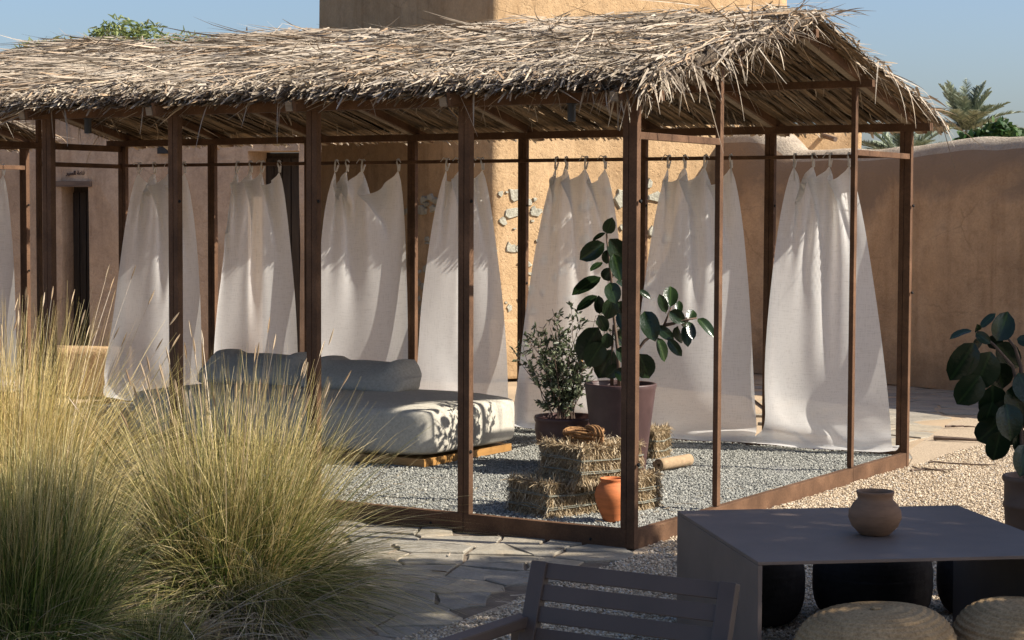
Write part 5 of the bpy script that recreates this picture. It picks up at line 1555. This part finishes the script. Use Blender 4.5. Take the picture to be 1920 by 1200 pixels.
grass('low straw-coloured tangle of grass between the green and golden clumps', (-1.62, 8.2, 0), 700, 0.3, 0.6, 0.6, 5, 'grass', 0, (0.05, 0), 0.16, 2200, 0.7)
grass('small dark tuft at the foot of the big golden clump', (-0.98, 7.72, 0), 900, 0.14, 0.34, 0.5, 6, 'grass_green', 0, (0, 0), 0.1, 120, 0.6)
grass('low tuft of grass on the soil at the bottom edge', (-1.35, 7.3, 0), 900, 0.12, 0.28, 0.7, 7, 'grass_green', 0, (0, 0), 0.14, 150, 0.8)

# ------------------------------------------------------------------ loose stones, twigs
def rock(label, loc, s, seed):
    r = np.random.default_rng(seed)
    bm = bmesh.new(); bmesh.ops.create_icosphere(bm, subdivisions=2, radius=1.0)
    for v in bm.verts:
        k_ = 1 + 0.16 * math.sin(v.co.x * 3 + seed) + 0.12 * math.sin(v.co.y * 4 + v.co.z * 3 + seed * 2)
        v.co = Vector((v.co.x * s[0], v.co.y * s[1], v.co.z * s[2])) * k_
    o = bmobj('loose_rock', bm, M['rock'], None)
    o.location = loc; tag(o, label, 'rock', 'loose rocks in the planting bed')
rock('pale rounded rock on the soil below the golden grass', (-1.36, 7.93, 0.02), (0.034, 0.03, 0.03), 1)
rock('flat pale rock at the lower edge of the planting bed', (-1.53, 7.62, 0.008), (0.05, 0.04, 0.025), 2)
rock('grey rock half hidden by the dark green grass', (-1.58, 7.9, 0.012), (0.045, 0.035, 0.03), 3)
rock('small rock chip beside the pale rounded rock', (-1.22, 7.95, 0.0), (0.018, 0.014, 0.013), 4)
def twig(label, p, q, rr_, seed, name='dry_twig', cat='twig'):
    r = np.random.default_rng(seed)
    p, q = Vector(p), Vector(q)
    bm = bmesh.new()
    pts = [p.lerp(q, k / 6) + Vector((r.normal(0, .012), r.normal(0, .012), abs(r.normal(0, .006)))) for k in range(7)]
    tube(bm, pts, rr_, rr_ * 0.5, 6)
    o = bmobj(name, bm, M['wood'], None); tag(o, label, cat, 'dry twigs on the ground')
twig('thick dry twig on the pale path behind the pavilion end', (3.12, 14.45, 0.015), (3.5, 14.3, 0.015), 0.018, 1)
twig('long thin dry stalk on the gravel right of the pavilion', (2.78, 13.05, 0.01), (3.2, 12.9, 0.01), 0.007, 2)
twig('dry palm leaf scrap at the foot of the far corner post', (2.55, 12.62, 0.012), (2.86, 12.66, 0.012), 0.008, 3)
twig('curled leaf scrap beside the far corner post', (2.62, 12.72, 0.015), (2.78, 12.5, 0.012), 0.006, 4)
twig('dark short twig far back on the sandy path', (3.4, 15.3, 0.012), (3.62, 15.24, 0.012), 0.01, 5)

# fallen straw and leaf scraps
r = np.random.default_rng(55)
def litter(name, pts, m, l0, l1, w0, w1):
    n = len(pts); a_ = r.uniform(0, 6.28, n)
    V, F, A = strips(pts, np.stack([np.cos(a_), np.sin(a_), r.normal(0.02, 0.06, n)], -1), r.uniform(l0, l1, n), r.uniform(w0, w1, n), 3, np.stack([r.normal(0, .3, n), r.normal(0, .3, n), np.zeros(n)], -1), r.normal(0, 0.5, n), 0.4, 1.0)
    tag(fastmesh(name, V, F, m, along=A), kind='stuff')
n = 260
litter('leaf_litter', np.stack([r.uniform(-1.0, 0.9, n), r.uniform(7.4, 10.2, n), np.full(n, 0.012)], -1), M['thatch'], 0.02, 0.09, 0.002, 0.007)
n = 200
litter('leaf_litter', np.stack([r.uniform(0.9, 4.0, n), r.uniform(8.5, 15.0, n), np.full(n, 0.006)], -1), M['thatch'], 0.02, 0.12, 0.002, 0.007)
n = 900
litter('leaf_litter', np.stack([r.uniform(-2.4, -0.6, n), r.uniform(7.0, 8.6, n), r.uniform(0.0, 0.02, n)], -1), M['deadgrass'], 0.04, 0.2, 0.002, 0.005)
n = 160
a_, g_ = r.uniform(0, 1, n) ** 1.6 * 2.2, r.uniform(0.05, 2.2, n)
litter('fallen_straw', np.c_[np.array([OX, OY]) + EB * a_[:, None] + EG * g_[:, None], np.full(n, FLOOR + 0.008)], M['hay'], 0.02, 0.08, 0.002, 0.004)

# ------------------------------------------------------------------ trees and palms beyond
def crown_pts(r, lobes, n):
    """points biased to the outside of overlapping lobes; lobes (x,y,z,r)"""
    lobes = np.array(lobes); w_ = lobes[:, 3] ** 2; idx = r.choice(len(lobes), n, p=w_ / w_.sum())
    d = norm(r.normal(0, 1, (n, 3))); d[:, 2] = np.abs(d[:, 2]) * np.sign(r.uniform(-0.45, 1, n))
    rad_ = lobes[idx, 3] * r.uniform(0.45, 1.05, n) ** 0.6
    return lobes[idx, :3] + d * rad_[:, None], d
def tree(name, label, loc, lobes, n, ll, lw, m, trunk_h, trunk_r, seed, cat='tree', limbs=7):
    r = np.random.default_rng(seed)
    t = thing(name, label, cat, loc)
    bm = bmesh.new()
    tube(bm, [(0, 0, -0.1), (0.05, 0.02, trunk_h * 0.5), (0, 0.05, trunk_h)], trunk_r, trunk_r * 0.65, 10)
    bmobj('trunk', bm, M['bark'], t, True)
    bm = bmesh.new()
    for L_ in lobes[:limbs * 2]:
        e = Vector(L_[:3]); s = Vector((0, 0.05, trunk_h * 0.92))
        tube(bm, [s, s.lerp(e, 0.5) + Vector((0, 0, 0.12 * (e - s).length)), e], trunk_r * 0.42, trunk_r * 0.08, 6)
    bmobj('limb', bm, M['bark'], t, True)
    P_, d = crown_pts(r, lobes, n)
    D = d * 0.5 + r.normal(0, 0.7, (n, 3)); D[:, 2] -= 0.15
    V, F, A = strips(P_, D, r.uniform(ll * 0.6, ll * 1.2, n), r.uniform(lw * 0.6, lw * 1.2, n), 2, np.stack([r.normal(0, .2, n), r.normal(0, .2, n), r.uniform(-.4, 0, n)], -1), r.uniform(-1.5, 1.5, n), 0.2, 0.5, 1.0)
    tag(fastmesh('crown', V, F, m, t, along=A), kind='stuff')
    return t
def lobes_in(r, n, c, s, rmin, rmax):
    return [(c[0] + r.uniform(-1, 1) * s[0], c[1] + r.uniform(-1, 1) * s[1], c[2] + r.uniform(-1, 1) * s[2], r.uniform(rmin, rmax)) for _ in range(n)]
# feathery tree behind the thatch on the left
A0 = (-7.75, 40, 0)
tl = [(-0.1, 0, 5.0, 0.58), (0.3, 0.2, 5.1, 0.42), (-0.45, 0.1, 5.0, 0.36), (-0.8, 0, 4.72, 0.45), (-1.2, 0.2, 4.78, 0.42), (-1.55, 0, 4.78, 0.34), (0.7, 0.1, 4.75, 0.48), (1.1, 0, 4.82, 0.45), (1.3, 0.2, 4.98, 0.26), (0, 0, 4.2, 0.9), (0.8, 0, 4.0, 0.8), (-1.0, 0, 3.9, 0.8), (-0.2, 0, 5.2, 0.28)]
tl = [(x_ * 1.2 - 0.1, y_, z_, r_ * 1.06) for x_, y_, z_, r_ in tl]
tree('feathery_tree', 'light green feathery tree top above the thatch on the left', A0, tl, 6500, 0.17, 0.05, M['tree'], 3.4, 0.22, 61)
# broadleaf bush above the garden wall at right
r = np.random.default_rng(3)
bl = [(-0.75, 0, 3.55, 0.42), (-0.3, 0.1, 3.75, 0.4), (0.0, 0, 4.0, 0.3), (0.25, 0.1, 3.7, 0.42), (0.7, 0, 3.6, 0.4), (1.15, 0, 3.75, 0.42), (1.45, 0, 4.0, 0.3), (0.2, 0, 3.2, 0.8), (1.2, 0, 3.1, 0.8), (-0.8, 0, 3.0, 0.6), (2.0, 0, 3.7, 0.6)]
tree('broadleaf_tree', 'dark green broadleaf tree showing above the garden wall', (12.35, 50, -0.2), bl, 4200, 0.22, 0.15, M['hedge'], 2.8, 0.2, 64)
# date palms
def palm(label, loc, h, fl, nf, seed, elev):
    r = np.random.default_rng(seed)
    t = thing('date_palm', label, 'palm', loc, 0, 'date palms beyond the garden wall')
    bm = bmesh.new()
    for k in range(12):
        z0, z1 = h * k / 12, h * (k + 1) / 12
        tube(bm, [(0, 0, z0), (0, 0, z1)], 0.2, 0.26, 10)
    bmobj('trunk', bm, M['bark'], t)
    for q in range(nf):
        a_ = q * 2.4 + r.uniform(-.2, .2); el = r.uniform(*elev); L = fl * r.uniform(0.85, 1.1)
        d = np.array([math.cos(a_) * math.cos(el), math.sin(a_) * math.cos(el), math.sin(el)])
        drp = np.array([math.cos(a_) * 0.1, math.sin(a_) * 0.1, -0.32 * math.cos(el) - 0.05])
        n = 64
        s = np.linspace(0.10, 1, n)
        pts = np.array([0, 0, h]) + d * (L * s)[:, None] + drp * (L * s * s)[:, None]
        tan = norm(d + 2 * drp * s[:, None])
        side = norm(np.cross(tan, np.array([0, 0, 1.0]) + 0.01)); upn = np.cross(side, tan)
        ps = []
        for sg in (-1, 1):
            dl = tan * 0.75 + sg * side * 0.8 + upn * r.uniform(0.1, 0.5, n)[:, None]
            ll = fl * 0.17 * np.sin(np.pi * np.clip(s * 0.9 + 0.12, 0, 1)) ** 0.6 + 0.05
            ps.append(strips(pts, dl, ll, np.full(n, fl * 0.027), 2, np.tile([0, 0, -0.1], (n, 1)), None, 0.1, 0.9))
        kk = 12; ss = np.linspace(0, 1, kk)
        rach = np.array([0, 0, h]) + d * (L * ss)[:, None] + drp * (L * ss * ss)[:, None]
        ps.append(strips(rach[:-1], rach[1:] - rach[:-1], np.linalg.norm(rach[1:] - rach[:-1], axis=1), np.full(kk - 1, 0.035), 1))
        V, F, A = join(ps)
        fastmesh('frond', V, F, M['palm'], t, along=A)
    return t
palm('date palm with upright grey-green fronds at the right', (16.1, 70, 0), 4.6, 2.1, 34, 5, (0.35, 1.45))
palm('lower date palm half hidden by the garden wall and pavilion', (11.9, 60, 0), 3.25, 2.1, 30, 6, (0.0, 1.1))

# big shade tree to the right of the photographer: it shades the foreground
r = np.random.default_rng(9)
sh = []
for q in range(96):
    a_ = r.uniform(0, 6.28); rr_ = 2.75 * math.sqrt(r.uniform(0, 1))
    sh.append((rr_ * math.cos(a_), rr_ * math.sin(a_), 4.15 + r.uniform(-0.25, 0.35), r.uniform(0.4, 0.62)))
sh += [(-3.95, 0.4, 4.1, 0.5), (-3.7, 0.0, 4.2, 0.55), (-4.0, -0.2, 4.05, 0.45), (-3.4, 0.2, 4.1, 0.45), (-2.7, -1.2, 4.1, 0.6), (-2.5, -0.7, 4.2, 0.6), (-2.3, -1.6, 4.1, 0.6), (-3.0, -0.6, 4.1, 0.5)]
tree('shade_tree', 'broad shade tree standing right of the photographer', (7.0, 5.55, 0), sh, 24000, 0.16, 0.11, M['shade_leaf'], 3.4, 0.22, 70)
